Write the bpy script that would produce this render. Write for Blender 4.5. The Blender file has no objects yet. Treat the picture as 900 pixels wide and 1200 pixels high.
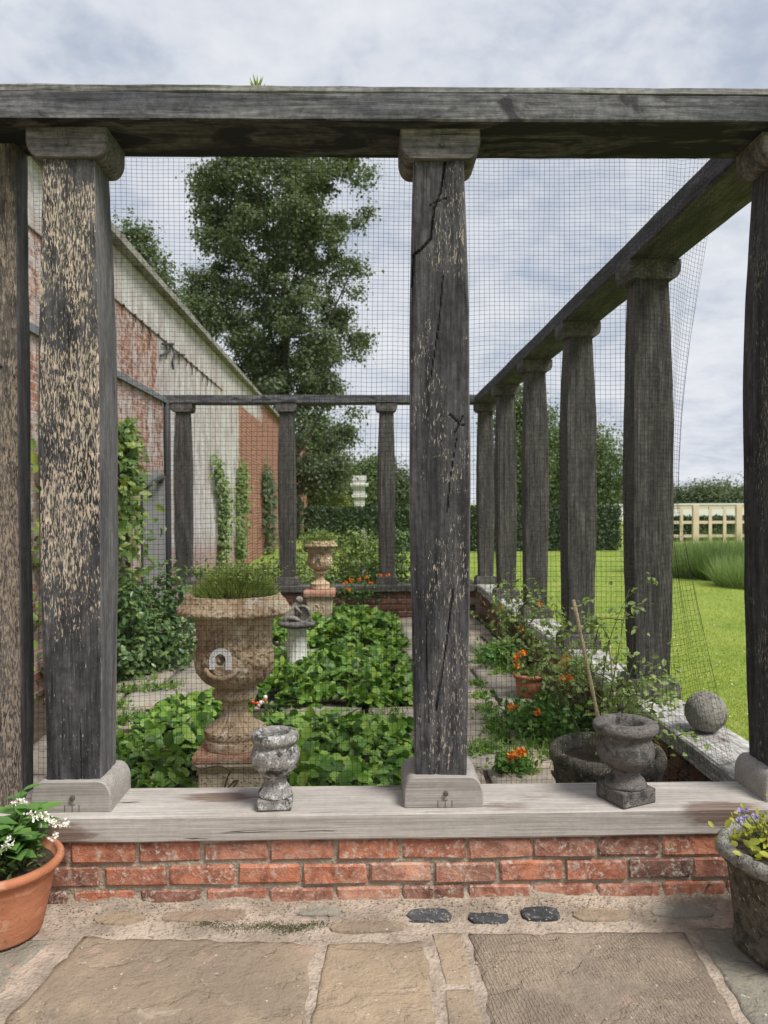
import bpy, bmesh, math, random
import numpy as np
from mathutils import Vector, Matrix, noise as mnoise
R = math.radians
S = bpy.context.scene
COL = S.collection

# ------------------------------------------------------------------ camera
CAM = Vector((0, 0, 1.38))
FPX = 900.0
yaw, pitch, roll = R(1.15), R(-0.64), R(-0.28)
fwd = Vector((math.sin(yaw)*math.cos(pitch), math.cos(yaw)*math.cos(pitch), math.sin(pitch)))
rgt = fwd.cross(Vector((0, 0, 1))).normalized()
upv = rgt.cross(fwd)
rgt, upv = rgt*math.cos(roll)+upv*math.sin(roll), upv*math.cos(roll)-rgt*math.sin(roll)
cd = bpy.data.cameras.new('camera'); cam = bpy.data.objects.new('camera', cd); COL.objects.link(cam)
M3 = Matrix((rgt, upv, -fwd)).transposed()
cam.matrix_world = Matrix.Translation(CAM) @ M3.to_4x4()
cd.sensor_fit = 'VERTICAL'; cd.sensor_height = 36; cd.sensor_width = 27; cd.lens = 36*FPX/1200
cd.clip_start = 0.05; cd.clip_end = 2000
cd.dof.use_dof = True; cd.dof.focus_distance = 2.85; cd.dof.aperture_fstop = 5.0
S.camera = cam
def at(px, py, D):                       # a point of the place seen at (px, py), D metres away along Y
    d = rgt*((px-450)/FPX) + upv*((600-py)/FPX) + fwd
    return CAM + d*(D/d.y)
def floor_at(px, py, z):
    d = rgt*((px-450)/FPX) + upv*((600-py)/FPX) + fwd
    return CAM + d*((z-CAM.z)/d.z)

# ------------------------------------------------------------------ world, sun, exposure
SUN_EL, SUN_AZ = R(55), R(133)            # azimuth from +Y towards +X
W = bpy.data.worlds.new('World'); S.world = W; W.use_nodes = True
nt = W.node_tree; nt.nodes.clear(); N = nt.nodes.new; L = nt.links.new
sky = N('ShaderNodeTexSky'); sky.sky_type = 'NISHITA'; sky.sun_disc = False
sky.sun_elevation = SUN_EL; sky.sun_rotation = SUN_AZ; sky.air_density = 1.0; sky.dust_density = 1.5
bg1 = N('ShaderNodeBackground'); bg1.inputs[1].default_value = 0.075; L(sky.outputs[0], bg1.inputs[0])
tc = N('ShaderNodeTexCoord'); sp = N('ShaderNodeSeparateXYZ'); L(tc.outputs['Generated'], sp.inputs[0])
def wm(op, a, b=None):
    n = N('ShaderNodeMath'); n.operation = op
    for i, v in enumerate((a, b)):
        if v is None: continue
        if isinstance(v, (int, float)): n.inputs[i].default_value = v
        else: L(v, n.inputs[i])
    return n.outputs[0]
zz = wm('ADD', wm('MAXIMUM', sp.outputs[2], 0.0), 0.22)
cx = wm('DIVIDE', sp.outputs[0], zz); cy = wm('DIVIDE', sp.outputs[1], zz)
cb = N('ShaderNodeCombineXYZ'); L(cx, cb.inputs[0]); L(cy, cb.inputs[1])
def wnoise(scale, det, dist=0.0, rough=0.55):
    n = N('ShaderNodeTexNoise'); n.inputs['Scale'].default_value = scale; n.inputs['Detail'].default_value = det
    n.inputs['Roughness'].default_value = rough; n.inputs['Distortion'].default_value = dist
    L(cb.outputs[0], n.inputs['Vector']); return n.outputs[0]
def wramp(src, a, b, c0, c1):
    n = N('ShaderNodeMapRange'); n.interpolation_type = 'SMOOTHSTEP'
    n.inputs[1].default_value = a; n.inputs[2].default_value = b; n.inputs[3].default_value = c0; n.inputs[4].default_value = c1
    L(src, n.inputs[0]); return n.outputs[0]
big = wnoise(1.3, 5, 0.4); fine = wnoise(14.0, 5, 0.2, 0.6); mid = wnoise(3.4, 4, 0.6)
cl = wm('ADD', wm('MULTIPLY', big, 0.5), wm('ADD', wm('MULTIPLY', fine, 0.2), wm('MULTIPLY', mid, 0.3)))
ccol = N('ShaderNodeMix'); ccol.data_type = 'RGBA'
L(wramp(cl, 0.36, 0.64, 0, 1), ccol.inputs[0])
ccol.inputs[6].default_value = (0.60, 0.66, 0.77, 1); ccol.inputs[7].default_value = (0.90, 0.92, 0.97, 1)
bg2 = N('ShaderNodeBackground'); bg2.inputs[1].default_value = 0.55; L(ccol.outputs[2], bg2.inputs[0])
mx = N('ShaderNodeMixShader'); L(wramp(cl, 0.36, 0.50, 0.72, 0.98), mx.inputs[0]); L(bg1.outputs[0], mx.inputs[1]); L(bg2.outputs[0], mx.inputs[2])
wo = N('ShaderNodeOutputWorld'); L(mx.outputs[0], wo.inputs[0])
sd = bpy.data.lights.new('sun', 'SUN'); sd.energy = 2.6; sd.angle = R(22); sd.color = (1, 0.965, 0.92)
so = bpy.data.objects.new('sun', sd); COL.objects.link(so)
sdir = Vector((math.sin(SUN_AZ)*math.cos(SUN_EL), math.cos(SUN_AZ)*math.cos(SUN_EL), math.sin(SUN_EL)))
so.rotation_euler = sdir.to_track_quat('Z', 'Y').to_euler(); so.location = (3, -2, 12)
S.view_settings.view_transform = 'Standard'; S.view_settings.look = 'None'
S.view_settings.exposure = 0.75; S.view_settings.gamma = 1; S.view_settings.use_curve_mapping = False
S.render.engine = 'CYCLES'

# ------------------------------------------------------------------ material helpers
class NT:
    def __init__(s, name):
        s.m = bpy.data.materials.new(name); s.m.use_nodes = True; s.t = s.m.node_tree; s.t.nodes.clear()
        s.out = s.t.nodes.new('ShaderNodeOutputMaterial'); s.b = s.t.nodes.new('ShaderNodeBsdfPrincipled')
        s.t.links.new(s.b.outputs[0], s.out.inputs[0]); s.b.inputs['Specular IOR Level'].default_value = 0.25
        s._co = None
    def n(s, k): return s.t.nodes.new('ShaderNode'+k)
    def put(s, v, sock):
        if isinstance(v, (int, float)): sock.default_value = v
        elif isinstance(v, tuple): sock.default_value = v if len(v) == 4 or sock.type == 'VECTOR' else (*v, 1)
        else: s.t.links.new(v, sock)
    def co(s, scale=(1, 1, 1), rnd=True, kind='Object'):
        t = s.n('TexCoord'); m = s.n('Mapping'); m.vector_type = 'POINT'
        s.t.links.new(t.outputs[kind], m.inputs[0]); m.inputs['Scale'].default_value = scale
        if rnd:
            oi = s.n('ObjectInfo'); c = s.n('CombineXYZ')
            a = s.math('MULTIPLY', oi.outputs['Random'], 37.0)
            for i in range(3): s.put(a, c.inputs[i])
            s.t.links.new(c.outputs[0], m.inputs['Location'])
        return m.outputs[0]
    def noise(s, vec, scale, det=4, rough=0.55, dist=0.0):
        t = s.n('TexNoise'); s.put(vec, t.inputs['Vector']); t.inputs['Scale'].default_value = scale
        t.inputs['Detail'].default_value = det; t.inputs['Roughness'].default_value = rough; t.inputs['Distortion'].default_value = dist
        return t.outputs[0]
    def voro(s, vec, scale, feat='F1'):
        t = s.n('TexVoronoi'); s.put(vec, t.inputs['Vector']); t.inputs['Scale'].default_value = scale; t.feature = feat
        return t.outputs[0]
    def math(s, op, a, b=0.0, clamp=False):
        t = s.n('Math'); t.operation = op; s.put(a, t.inputs[0]); s.put(b, t.inputs[1]); t.use_clamp = clamp; return t.outputs[0]
    def rng(s, v, a, b, c=0.0, d=1.0):
        t = s.n('MapRange'); t.interpolation_type = 'SMOOTHSTEP'; s.put(v, t.inputs[0])
        for i, x in enumerate((a, b, c, d)): t.inputs[i+1].default_value = x
        return t.outputs[0]
    def mix(s, f, a, b, mode='MIX'):
        t = s.n('Mix'); t.data_type = 'RGBA'; t.blend_type = mode; s.put(f, t.inputs[0]); s.put(a, t.inputs[6]); s.put(b, t.inputs[7]); return t.outputs[2]
    def ramp(s, v, stops):
        t = s.n('ValToRGB'); s.put(v, t.inputs[0]); e = t.color_ramp.elements
        while len(e) < len(stops): e.new(0.5)
        for x, (p, c) in zip(e, stops): x.position = p; x.color = (*c, 1)
        return t.outputs[0]
    def sep(s, v):
        t = s.n('SeparateXYZ'); s.put(v, t.inputs[0]); return t.outputs
    def comb(s, x, y, z=0.0):
        t = s.n('CombineXYZ'); s.put(x, t.inputs[0]); s.put(y, t.inputs[1]); s.put(z, t.inputs[2]); return t.outputs[0]
    def rand(s): return s.n('ObjectInfo').outputs['Random']
    def island(s): return s.n('NewGeometry').outputs['Random Per Island']
    def done(s, col, rough=0.85, h=None, dist=0.01, strength=0.6):
        s.put(col, s.b.inputs['Base Color']); s.put(rough, s.b.inputs['Roughness'])
        if h is not None:
            b = s.n('Bump'); b.inputs['Distance'].default_value = dist; b.inputs['Strength'].default_value = strength
            s.put(h, b.inputs['Height']); s.t.links.new(b.outputs[0], s.b.inputs['Normal'])
        return s.m

def scl(axis, along, across):
    v = [across]*3; v['xyz'.index(axis)] = along; return tuple(v)

def oak(name, axis, dark, mid_, tan, flake_lo, flake_hi, patch=(0.42, 0.62), stain=None, bump=0.8, band=1.0, low=None, knots=None, soft=0.0):
    m = NT(name)
    g = m.noise(m.co(scl(axis, 5.0-2.5*soft, 95+75*soft)), 1.0, 6, 0.68)                       # fibres
    g2 = m.noise(m.co(scl(axis, 1.6, 9)), 1.0, 5, 0.62, 0.8)                  # broad bands
    p = m.noise(m.co(scl(axis, 2.6, 5.0)), 1.0, 5, 0.65, 0.4)                 # patches
    mo = m.noise(m.co(), 34, 6, 0.72, 0.3)                                    # mottling
    f = m.noise(m.co(scl(axis, 40, 215)), 1.0, 3, 0.65, 0.35)                 # flakes of bare wood
    base = m.mix(m.rng(g2, 0.5-0.17*band, 0.5+0.2*band), dark, mid_) if band else m.mix(0.5, dark, mid_)
    base = m.mix(m.rng(g, 0.25, 0.75), m.mix(1.0, base, (0.40+0.22*soft,)*3, 'MULTIPLY'), m.mix(1.0, base, (1.48-0.28*soft,)*3, 'MULTIPLY'))
    base = m.mix(m.rng(mo, 0.3, 0.7), m.mix(1.0, base, (0.66+0.26*soft,)*3, 'MULTIPLY'), m.mix(1.0, base, (1.3-0.23*soft,)*3, 'MULTIPLY'))
    pk = m.rng(p, patch[0], patch[1], 1, 0)
    if low: pk = m.math('MAXIMUM', pk, m.rng(m.math('ADD', m.sep(m.co(rnd=False))[2], m.math('MULTIPLY', m.noise(m.co(scl(axis, 3, 16)), 1.0, 4), 0.5)), low[0], low[1], 1, 0))
    thr = m.math('SUBTRACT', f, m.math('MULTIPLY', pk, 0.17))
    fl = m.rng(thr, flake_lo, flake_hi)
    col = m.mix(fl, base, m.mix(m.rng(mo, 0.35, 0.7), m.mix(1.0, tan, (0.62, 0.62, 0.64), 'MULTIPLY'), m.mix(1.0, tan, (1.15, 1.13, 1.1), 'MULTIPLY')))
    if stain:
        st = m.rng(m.noise(m.co(scl(axis, 3, 8)), 1.0, 5, 0.62, 1.2), *stain[0]); col = m.mix(st, col, stain[1])
    if knots:
        kv = m.n('TexVoronoi'); m.put(m.co(scl(axis, knots[0], knots[1])), kv.inputs['Vector']); kv.inputs['Scale'].default_value = 1.0
        kd = m.math('ADD', kv.outputs[0], m.math('MULTIPLY', m.math('SUBTRACT', m.noise(m.co(scl(axis, 14, 60)), 1.0, 4), 0.5), 0.35))
        col = m.mix(m.rng(kd, knots[2], knots[2]+0.16, 0.85, 0), col, m.mix(m.rng(g, 0.35, 0.65), (0.085, 0.05, 0.038), (0.22, 0.15, 0.115)))
    ck = m.rng(m.noise(m.co(scl(axis, 1.6, 36)), 1.0, 4, 0.7, 0.8), 0.275, 0.34, 0, 1)   # drying checks
    col = m.mix(ck, (0.012, 0.011, 0.011), col)
    h = m.math('ADD', m.math('MULTIPLY', g, 0.6), m.math('ADD', m.math('MULTIPLY', fl, 0.35), m.math('ADD', m.math('MULTIPLY', mo, 0.4), m.math('MULTIPLY', ck, 1.2))))
    return m.done(col, 0.80, h, 0.004, bump)

MAT = {}
MAT['oak_post'] = oak('oak_post', 'z', (0.024, 0.024, 0.027), (0.080, 0.077, 0.080), (0.44, 0.385, 0.32), 0.565, 0.62, (0.44, 0.60))
MAT['oak_flaky'] = oak('oak_flaky', 'z', (0.026, 0.026, 0.029), (0.092, 0.089, 0.092), (0.54, 0.45, 0.35), 0.48, 0.535, (0.36, 0.56), low=(0.70, 0.95))
MAT['oak_side'] = oak('oak_side', 'z', (0.056, 0.053, 0.048), (0.100, 0.092, 0.082), (0.20, 0.18, 0.155), 0.62, 0.72, band=1.3)
MAT['oak_sawn'] = oak('oak_sawn', 'z', (0.085, 0.083, 0.086), (0.160, 0.152, 0.150), (0.26, 0.24, 0.22), 0.64, 0.74, band=1.1, soft=0.5)
MAT['oak_tan'] = oak('oak_tan', 'z', (0.06, 0.056, 0.056), (0.17, 0.148, 0.128), (0.36, 0.295, 0.235), 0.43, 0.52, (0.34, 0.56))
MAT['oak_stained_shaded'] = oak('oak_stained_shaded', 'x', (0.050, 0.049, 0.056), (0.105, 0.098, 0.098), (0.15, 0.135, 0.12), 0.62, 0.72, stain=((0.42, 0.54), (0.020, 0.019, 0.025)))  # stain blotches on a darker base that paints in the underside's shade
MAT['oak_strip'] = oak('oak_strip', 'x', (0.13, 0.128, 0.128), (0.24, 0.232, 0.225), (0.34, 0.32, 0.30), 0.58, 0.70)
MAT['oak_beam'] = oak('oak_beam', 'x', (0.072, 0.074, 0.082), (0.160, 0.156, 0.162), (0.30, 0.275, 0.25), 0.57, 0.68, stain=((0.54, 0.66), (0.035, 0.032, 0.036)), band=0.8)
MAT['oak_beam_y'] = oak('oak_beam_y', 'y', (0.046, 0.043, 0.050), (0.098, 0.092, 0.097), (0.22, 0.20, 0.18), 0.60, 0.70)
MAT['oak_sill'] = oak('oak_sill', 'x', (0.37, 0.335, 0.30), (0.47, 0.435, 0.395), (0.54, 0.505, 0.46), 0.60, 0.76, bump=0.5, soft=1.0, knots=(2.1, 6.0, 0.20), band=1.4)
MAT['oak_sill_y'] = oak('oak_sill_y', 'y', (0.28, 0.27, 0.25), (0.48, 0.46, 0.43), (0.56, 0.54, 0.51), 0.53, 0.64, stain=((0.62, 0.70), (0.12, 0.09, 0.07)), bump=0.5)
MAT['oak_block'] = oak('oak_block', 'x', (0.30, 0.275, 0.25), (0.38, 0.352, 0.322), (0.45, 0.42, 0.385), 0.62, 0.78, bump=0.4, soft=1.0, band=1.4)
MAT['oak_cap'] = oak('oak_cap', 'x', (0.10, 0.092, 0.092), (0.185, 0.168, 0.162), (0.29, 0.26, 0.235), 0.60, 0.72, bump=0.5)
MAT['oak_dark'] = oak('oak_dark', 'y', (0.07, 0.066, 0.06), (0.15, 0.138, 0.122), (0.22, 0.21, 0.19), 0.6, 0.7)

def brick_mat(name, k=1.0, dark=(0.62, 0.72)):
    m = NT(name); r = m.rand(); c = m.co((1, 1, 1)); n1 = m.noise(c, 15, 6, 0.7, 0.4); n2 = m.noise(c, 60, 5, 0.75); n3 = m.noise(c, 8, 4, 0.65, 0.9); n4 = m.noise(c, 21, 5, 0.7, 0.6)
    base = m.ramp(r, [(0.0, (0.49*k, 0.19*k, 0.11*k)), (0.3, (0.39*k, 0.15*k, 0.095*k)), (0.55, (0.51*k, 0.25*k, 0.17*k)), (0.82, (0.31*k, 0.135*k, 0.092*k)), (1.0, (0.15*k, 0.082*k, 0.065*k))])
    col = m.mix(m.rng(n1, 0.3, 0.7), m.mix(1.0, base, (0.52, 0.50, 0.50), 'MULTIPLY'), m.mix(1.0, base, (1.25, 1.25, 1.22), 'MULTIPLY'))
    col = m.mix(m.rng(n4, 0.50, 0.74, 0, 0.6), col, (0.55*k, 0.40*k, 0.31*k))
    col = m.mix(m.math('MULTIPLY', m.rng(n2, 0.50, 0.62), m.rng(n3, 0.40, 0.58)), col, (0.50*k, 0.43*k, 0.36*k))
    col = m.mix(m.rng(m.noise(c, 10, 5, 0.7, 1.2), *dark), col, (0.07, 0.055, 0.048))
    return m.done(col, 0.92, m.math('ADD', n2, m.math('MULTIPLY', n1, 1.1)), 0.007, 0.85)
MAT['brick'] = brick_mat('brick'); MAT['brick_mossy_shaded'] = brick_mat('brick_mossy_shaded', 0.42, (0.50, 0.64))  # second is a darkened copy: moss plus shade put into the brick colour
def gritty(name, c1, c2, c3, sc=60, bump=0.9, dist=0.008):
    m = NT(name); c = m.co(); n = m.noise(c, sc, 5, 0.7); b = m.noise(c, 6, 4, 0.6); v = m.voro(c, sc*1.6)
    col = m.mix(m.rng(b, 0.35, 0.65), c1, c2); col = m.mix(m.rng(n, 0.52, 0.7), col, c3)
    return m.done(col, 0.95, m.math('ADD', n, m.math('MULTIPLY', v, 0.5)), dist, bump)
MAT['mortar'] = gritty('mortar', (0.30, 0.255, 0.195), (0.40, 0.335, 0.255), (0.23, 0.195, 0.15))
MAT['mortar_bed'] = gritty('mortar_bed', (0.29, 0.235, 0.185), (0.50, 0.41, 0.325), (0.22, 0.175, 0.14), 55, 1.0)
MAT['soil'] = gritty('soil', (0.045, 0.032, 0.022), (0.075, 0.055, 0.04), (0.02, 0.015, 0.01), 30)
def slab_mat(name, tooled=False, cols=None):
    m = NT(name); c = m.co(); r = m.rand(); b = m.noise(c, 2.6, 5, 0.62, 0.6); n = m.noise(c, 16, 6, 0.68); f = m.noise(c, 90, 4, 0.7)
    cols = cols or [(0.0, (0.345, 0.262, 0.19)), (0.35, (0.34, 0.268, 0.19)), (0.7, (0.325, 0.256, 0.19)), (1.0, (0.35, 0.263, 0.196))]
    base = m.ramp(r, cols)
    col = m.mix(m.rng(b, 0.38, 0.66), m.mix(1.0, base, (0.80, 0.79, 0.78), 'MULTIPLY'), m.mix(1.0, base, (1.14, 1.11, 1.05), 'MULTIPLY'))
    col = m.mix(m.rng(n, 0.60, 0.74), col, (0.17, 0.14, 0.11)); col = m.mix(m.rng(m.noise(c, 5.5, 4, 0.6, 0.4), 0.6, 0.72), col, (0.40, 0.285, 0.215))
    col = m.mix(m.rng(f, 0.56, 0.72, 0, 0.7), col, (0.15, 0.125, 0.10)); col = m.mix(m.rng(m.noise(c, 11, 6, 0.72, 1.0), 0.56, 0.72, 0, 0.6), col, (0.50, 0.42, 0.32))
    col = m.mix(m.rng(m.noise(m.co((1.0, 1.0, 1.0)), 37, 3, 0.6), 0.68, 0.74), col, (0.55, 0.50, 0.42))
    h = m.math('ADD', m.math('MULTIPLY', n, 1.6), m.math('ADD', m.math('MULTIPLY', f, 0.45), m.math('MULTIPLY', m.rng(m.noise(c, 5, 5, 0.6, 1.5), 0.42, 0.5), 0.35)))
    if tooled:
        q = m.sep(m.co((1, 1, 1), rnd=False)); w = m.n('TexWave'); w.inputs['Scale'].default_value = 27; w.inputs['Distortion'].default_value = 7; w.inputs['Detail'].default_value = 4
        w.inputs['Detail Scale'].default_value = 3.5; w.inputs['Detail Roughness'].default_value = 0.65
        m.put(m.comb(m.math('ADD', q[0], m.math('MULTIPLY', q[1], 0.16)), m.math('MULTIPLY', q[1], 0.30)), w.inputs[0])
        wv = m.math('MULTIPLY', w.outputs[1], m.rng(m.noise(c, 4, 3), 0.34, 0.55)); h = m.math('ADD', h, m.math('MULTIPLY', wv, 0.42))
        col = m.mix(m.rng(wv, 0.0, 0.45, 0.30, 0), col, (0.18, 0.145, 0.115))
    return m.done(col, 0.88, h, 0.012, 0.9)
MAT['slab'] = slab_mat('slab'); MAT['slab_tooled'] = slab_mat('slab_tooled', True, [(0, (0.33, 0.265, 0.205)), (1, (0.35, 0.285, 0.22))])
MAT['slab_grey'] = slab_mat('slab_grey', False, [(0, (0.24, 0.22, 0.185)), (1, (0.27, 0.25, 0.205))])
MAT['slab_pale'] = slab_mat('slab_pale', False, [(0, (0.36, 0.34, 0.29)), (0.5, (0.30, 0.28, 0.24)), (1, (0.40, 0.335, 0.27))])
MAT['flint'] = gritty('flint', (0.035, 0.035, 0.038), (0.075, 0.078, 0.08), (0.22, 0.22, 0.21), 40)

def stone(name, base, dark, pale, darkr=(0.5, 0.68), paler=(0.60, 0.70), sc=9, bump=0.8, topdark=None):
    m = NT(name); c = m.co(); a = m.noise(c, sc, 5, 0.65, 0.4); b = m.noise(c, sc*5, 5, 0.7); d = m.noise(c, sc*2.2, 5, 0.7, 0.3)
    col = m.mix(m.rng(a, *darkr), base, dark); col = m.mix(m.rng(d, *paler), col, pale); col = m.mix(m.rng(b, 0.52, 0.70), col, m.mix(1.0, col, (0.42, 0.40, 0.38), 'MULTIPLY')); pit = m.rng(m.voro(c, sc*9), 0.10, 0.32)
    col = m.mix(m.rng(pit, 0, 1, 0.55, 0), col, m.mix(1.0, col, (0.3, 0.29, 0.28), 'MULTIPLY'))
    return m.done(col, 0.94, m.math('ADD', m.math('MULTIPLY', pit, 0.4), m.math('ADD', b, m.math('MULTIPLY', d, 0.7))), 0.010, bump)
MAT['urn_stone'] = stone('urn_stone', (0.58, 0.44, 0.285), (0.36, 0.235, 0.145), (0.72, 0.63, 0.50), (0.42, 0.66), (0.50, 0.68), 6, 1.0)
MAT['pedestal_stone'] = stone('pedestal_stone', (0.55, 0.46, 0.33), (0.42, 0.33, 0.23), (0.66, 0.58, 0.46), (0.5, 0.7), (0.6, 0.75), 5)
MAT['pedestal_red'] = stone('pedestal_red', (0.45, 0.24, 0.16), (0.32, 0.17, 0.11), (0.5, 0.42, 0.32), (0.5, 0.7), (0.5, 0.68), 7)
MAT['small_urn'] = stone('small_urn', (0.30, 0.285, 0.265), (0.07, 0.068, 0.065), (0.60, 0.585, 0.56), (0.52, 0.60), (0.52, 0.60), 17, 1.1)
MAT['dark_urn'] = stone('dark_urn', (0.17, 0.155, 0.142), (0.07, 0.065, 0.062), (0.32, 0.31, 0.29), (0.48, 0.64), (0.60, 0.72), 16, 1.0)
MAT['grey_stone'] = stone('grey_stone', (0.30, 0.285, 0.245), (0.15, 0.14, 0.12), (0.46, 0.45, 0.40), (0.48, 0.66), (0.58, 0.70), 12, 1.2)
MAT['planter_stone'] = stone('planter_stone', (0.185, 0.17, 0.13), (0.085, 0.08, 0.06), (0.58, 0.55, 0.47), (0.45, 0.62), (0.60, 0.645), 20, 1.2)
MAT['white_stone'] = stone('white_stone', (0.72, 0.71, 0.67), (0.45, 0.45, 0.41), (0.80, 0.80, 0.78), (0.55, 0.75), (0.5, 0.7), 7, 0.4)
MAT['lichen_white'] = stone('lichen_white', (0.60, 0.57, 0.54), (0.42, 0.38, 0.35), (0.72, 0.70, 0.67), (0.5, 0.7), (0.5, 0.66), 30, 0.6)
def terracotta():
    m = NT('terracotta'); c = m.co(); a = m.noise(c, 6, 4, 0.6); b = m.noise(c, 70, 3, 0.6); st = m.noise(m.co((3, 3, 22)), 1.5, 3)
    col = m.mix(m.rng(a, 0.3, 0.7), (0.41, 0.155, 0.078), (0.48, 0.20, 0.108)); col = m.mix(m.rng(st, 0.55, 0.75), col, (0.58, 0.27, 0.16)); col = m.mix(m.rng(a, 0.58, 0.76), col, (0.33, 0.14, 0.08)); col = m.mix(m.rng(m.noise(c, 17, 6, 0.72, 0.6), 0.54, 0.70, 0, 0.55), col, (0.62, 0.40, 0.29)); col = m.mix(m.rng(b, 0.60, 0.70, 0, 0.6), col, (0.25, 0.11, 0.06))
    return m.done(col, 0.92, m.math('ADD', b, m.math('MULTIPLY', st, 1.5)), 0.003, 0.6)
MAT['terracotta'] = terracotta()
def plain(name, c, rough=0.7, metal=0.0, var=0.3):
    m = NT(name); n = m.noise(m.co(), 20, 4); m.b.inputs['Metallic'].default_value = metal
    return m.done(m.mix(n, m.mix(1.0, c, (1-var,)*3, 'MULTIPLY'), m.mix(1.0, c, (1+var,)*3, 'MULTIPLY')), rough, n, 0.003, 0.3)
MAT['net'] = plain('net', (0.018, 0.019, 0.02), 0.6); MAT['lead'] = plain('lead', (0.16, 0.165, 0.17), 0.6); MAT['iron'] = plain('iron', (0.05, 0.05, 0.052), 0.6)
MAT['pegwood'] = plain('pegwood', (0.10, 0.085, 0.075), 0.8); MAT['groove'] = plain('groove', (0.09, 0.08, 0.075), 0.9)
MAT['cane'] = plain('cane', (0.52, 0.41, 0.26), 0.6); MAT['stem'] = plain('stem', (0.09, 0.12, 0.035), 0.7); MAT['twig'] = plain('twig', (0.10, 0.075, 0.05), 0.85)
MAT['fence_wood'] = plain('fence_wood', (0.62, 0.50, 0.37), 0.8, var=0.15); MAT['grey_board'] = plain('grey_board', (0.24, 0.235, 0.23), 0.8)
MAT['pale_paint'] = plain('pale_paint', (0.66, 0.66, 0.65), 0.8, var=0.08)
def bark():
    m = NT('bark'); c = m.co((6, 6, 1.2)); n = m.noise(c, 2, 5, 0.7)
    return m.done(m.mix(n, (0.05, 0.045, 0.035), (0.15, 0.135, 0.11)), 0.95, n, 0.05, 0.8)
MAT['bark'] = bark()

def leafmat(name, cols, rough=0.5, trans=0.3, spec=0.35):
    m = NT(name); r = m.island(); n = len(cols)
    col = m.ramp(r, [(i/(n-1), c) for i, c in enumerate(cols)])
    m.put(col, m.b.inputs['Base Color']); m.b.inputs['Roughness'].default_value = rough; m.b.inputs['Specular IOR Level'].default_value = spec
    t = m.n('BsdfTranslucent'); m.put(m.mix(1.0, col, (1.3, 1.35, 0.7), 'MULTIPLY'), t.inputs[0]); x = m.n('MixShader'); x.inputs[0].default_value = trans
    m.t.links.new(m.b.outputs[0], x.inputs[1]); m.t.links.new(t.outputs[0], x.inputs[2]); m.t.links.new(x.outputs[0], m.out.inputs[0])
    return m.m
MAT['tree_leaf'] = leafmat('tree_leaf', [(0.088, 0.118, 0.066), (0.115, 0.150, 0.082), (0.148, 0.185, 0.105), (0.19, 0.225, 0.135)], 0.45, 0.38)
MAT['tree_leaf2'] = leafmat('tree_leaf2', [(0.07, 0.115, 0.039), (0.115, 0.171, 0.057), (0.158, 0.215, 0.074)], 0.5)
MAT['far_leaf'] = leafmat('far_leaf', [(0.068, 0.098, 0.048), (0.098, 0.133, 0.062), (0.128, 0.158, 0.083)], 0.6)
MAT['strawberry_leaf'] = leafmat('strawberry_leaf', [(0.035, 0.085, 0.014), (0.06, 0.135, 0.022), (0.105, 0.215, 0.033), (0.15, 0.28, 0.045), (0.22, 0.35, 0.06), (0.28, 0.40, 0.075)], 0.42, 0.3)
MAT['shrub_leaf'] = leafmat('shrub_leaf', [(0.046, 0.098, 0.033), (0.072, 0.137, 0.044), (0.104, 0.182, 0.055), (0.195, 0.26, 0.065)], 0.36, 0.22, 0.5)
MAT['climber_leaf'] = leafmat('climber_leaf', [(0.06, 0.11, 0.03), (0.10, 0.17, 0.04), (0.17, 0.25, 0.06), (0.26, 0.30, 0.06)], 0.42, 0.28)
MAT['pale_leaf'] = leafmat('pale_leaf', [(0.11, 0.17, 0.05), (0.16, 0.23, 0.07), (0.23, 0.29, 0.10)], 0.5)
MAT['loose_leaf'] = leafmat('loose_leaf', [(0.13, 0.195, 0.057), (0.212, 0.293, 0.081), (0.325, 0.406, 0.13)], 0.5)
MAT['hedge_leaf'] = leafmat('hedge_leaf', [(0.026, 0.05, 0.017), (0.041, 0.072, 0.024), (0.058, 0.094, 0.031)], 0.5, 0.15)
MAT['gold_leaf'] = leafmat('gold_leaf', [(0.16, 0.20, 0.04), (0.22, 0.26, 0.06), (0.28, 0.31, 0.08)], 0.5)
MAT['urn_grass'] = leafmat('urn_grass', [(0.135, 0.203, 0.047), (0.216, 0.297, 0.068), (0.324, 0.392, 0.108), (0.446, 0.486, 0.216)], 0.5)
MAT['fern_leaf'] = leafmat('fern_leaf', [(0.054, 0.138, 0.022), (0.084, 0.186, 0.029), (0.12, 0.24, 0.036)], 0.45)
MAT['pot_leaf'] = leafmat('pot_leaf', [(0.108, 0.23, 0.064), (0.144, 0.287, 0.079), (0.201, 0.359, 0.101)], 0.4)
MAT['lime_leaf'] = leafmat('lime_leaf', [(0.28, 0.30, 0.04), (0.36, 0.37, 0.05), (0.44, 0.43, 0.08)], 0.45)
MAT['grass_tall'] = leafmat('grass_tall', [(0.145, 0.225, 0.08), (0.217, 0.304, 0.109), (0.319, 0.392, 0.16)], 0.55)
MAT['grass_dark'] = leafmat('grass_dark', [(0.09, 0.15, 0.053), (0.135, 0.21, 0.075), (0.195, 0.27, 0.098)], 0.55)
MAT['lawn_blade'] = leafmat('lawn_blade', [(0.21, 0.295, 0.042), (0.26, 0.345, 0.055), (0.31, 0.38, 0.07), (0.38, 0.42, 0.12)], 0.5, 0.35)
MAT['moss'] = leafmat('moss', [(0.05, 0.055, 0.02), (0.08, 0.085, 0.03), (0.11, 0.11, 0.045)], 0.8, 0.1)
MAT['white_petal'] = leafmat('white_petal', [(0.78, 0.76, 0.70), (0.85, 0.84, 0.80)], 0.6, 0.2)
MAT['orange_petal'] = leafmat('orange_petal', [(0.72, 0.16, 0.012), (0.80, 0.24, 0.02), (0.80, 0.32, 0.03)], 0.6, 0.2)
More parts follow.
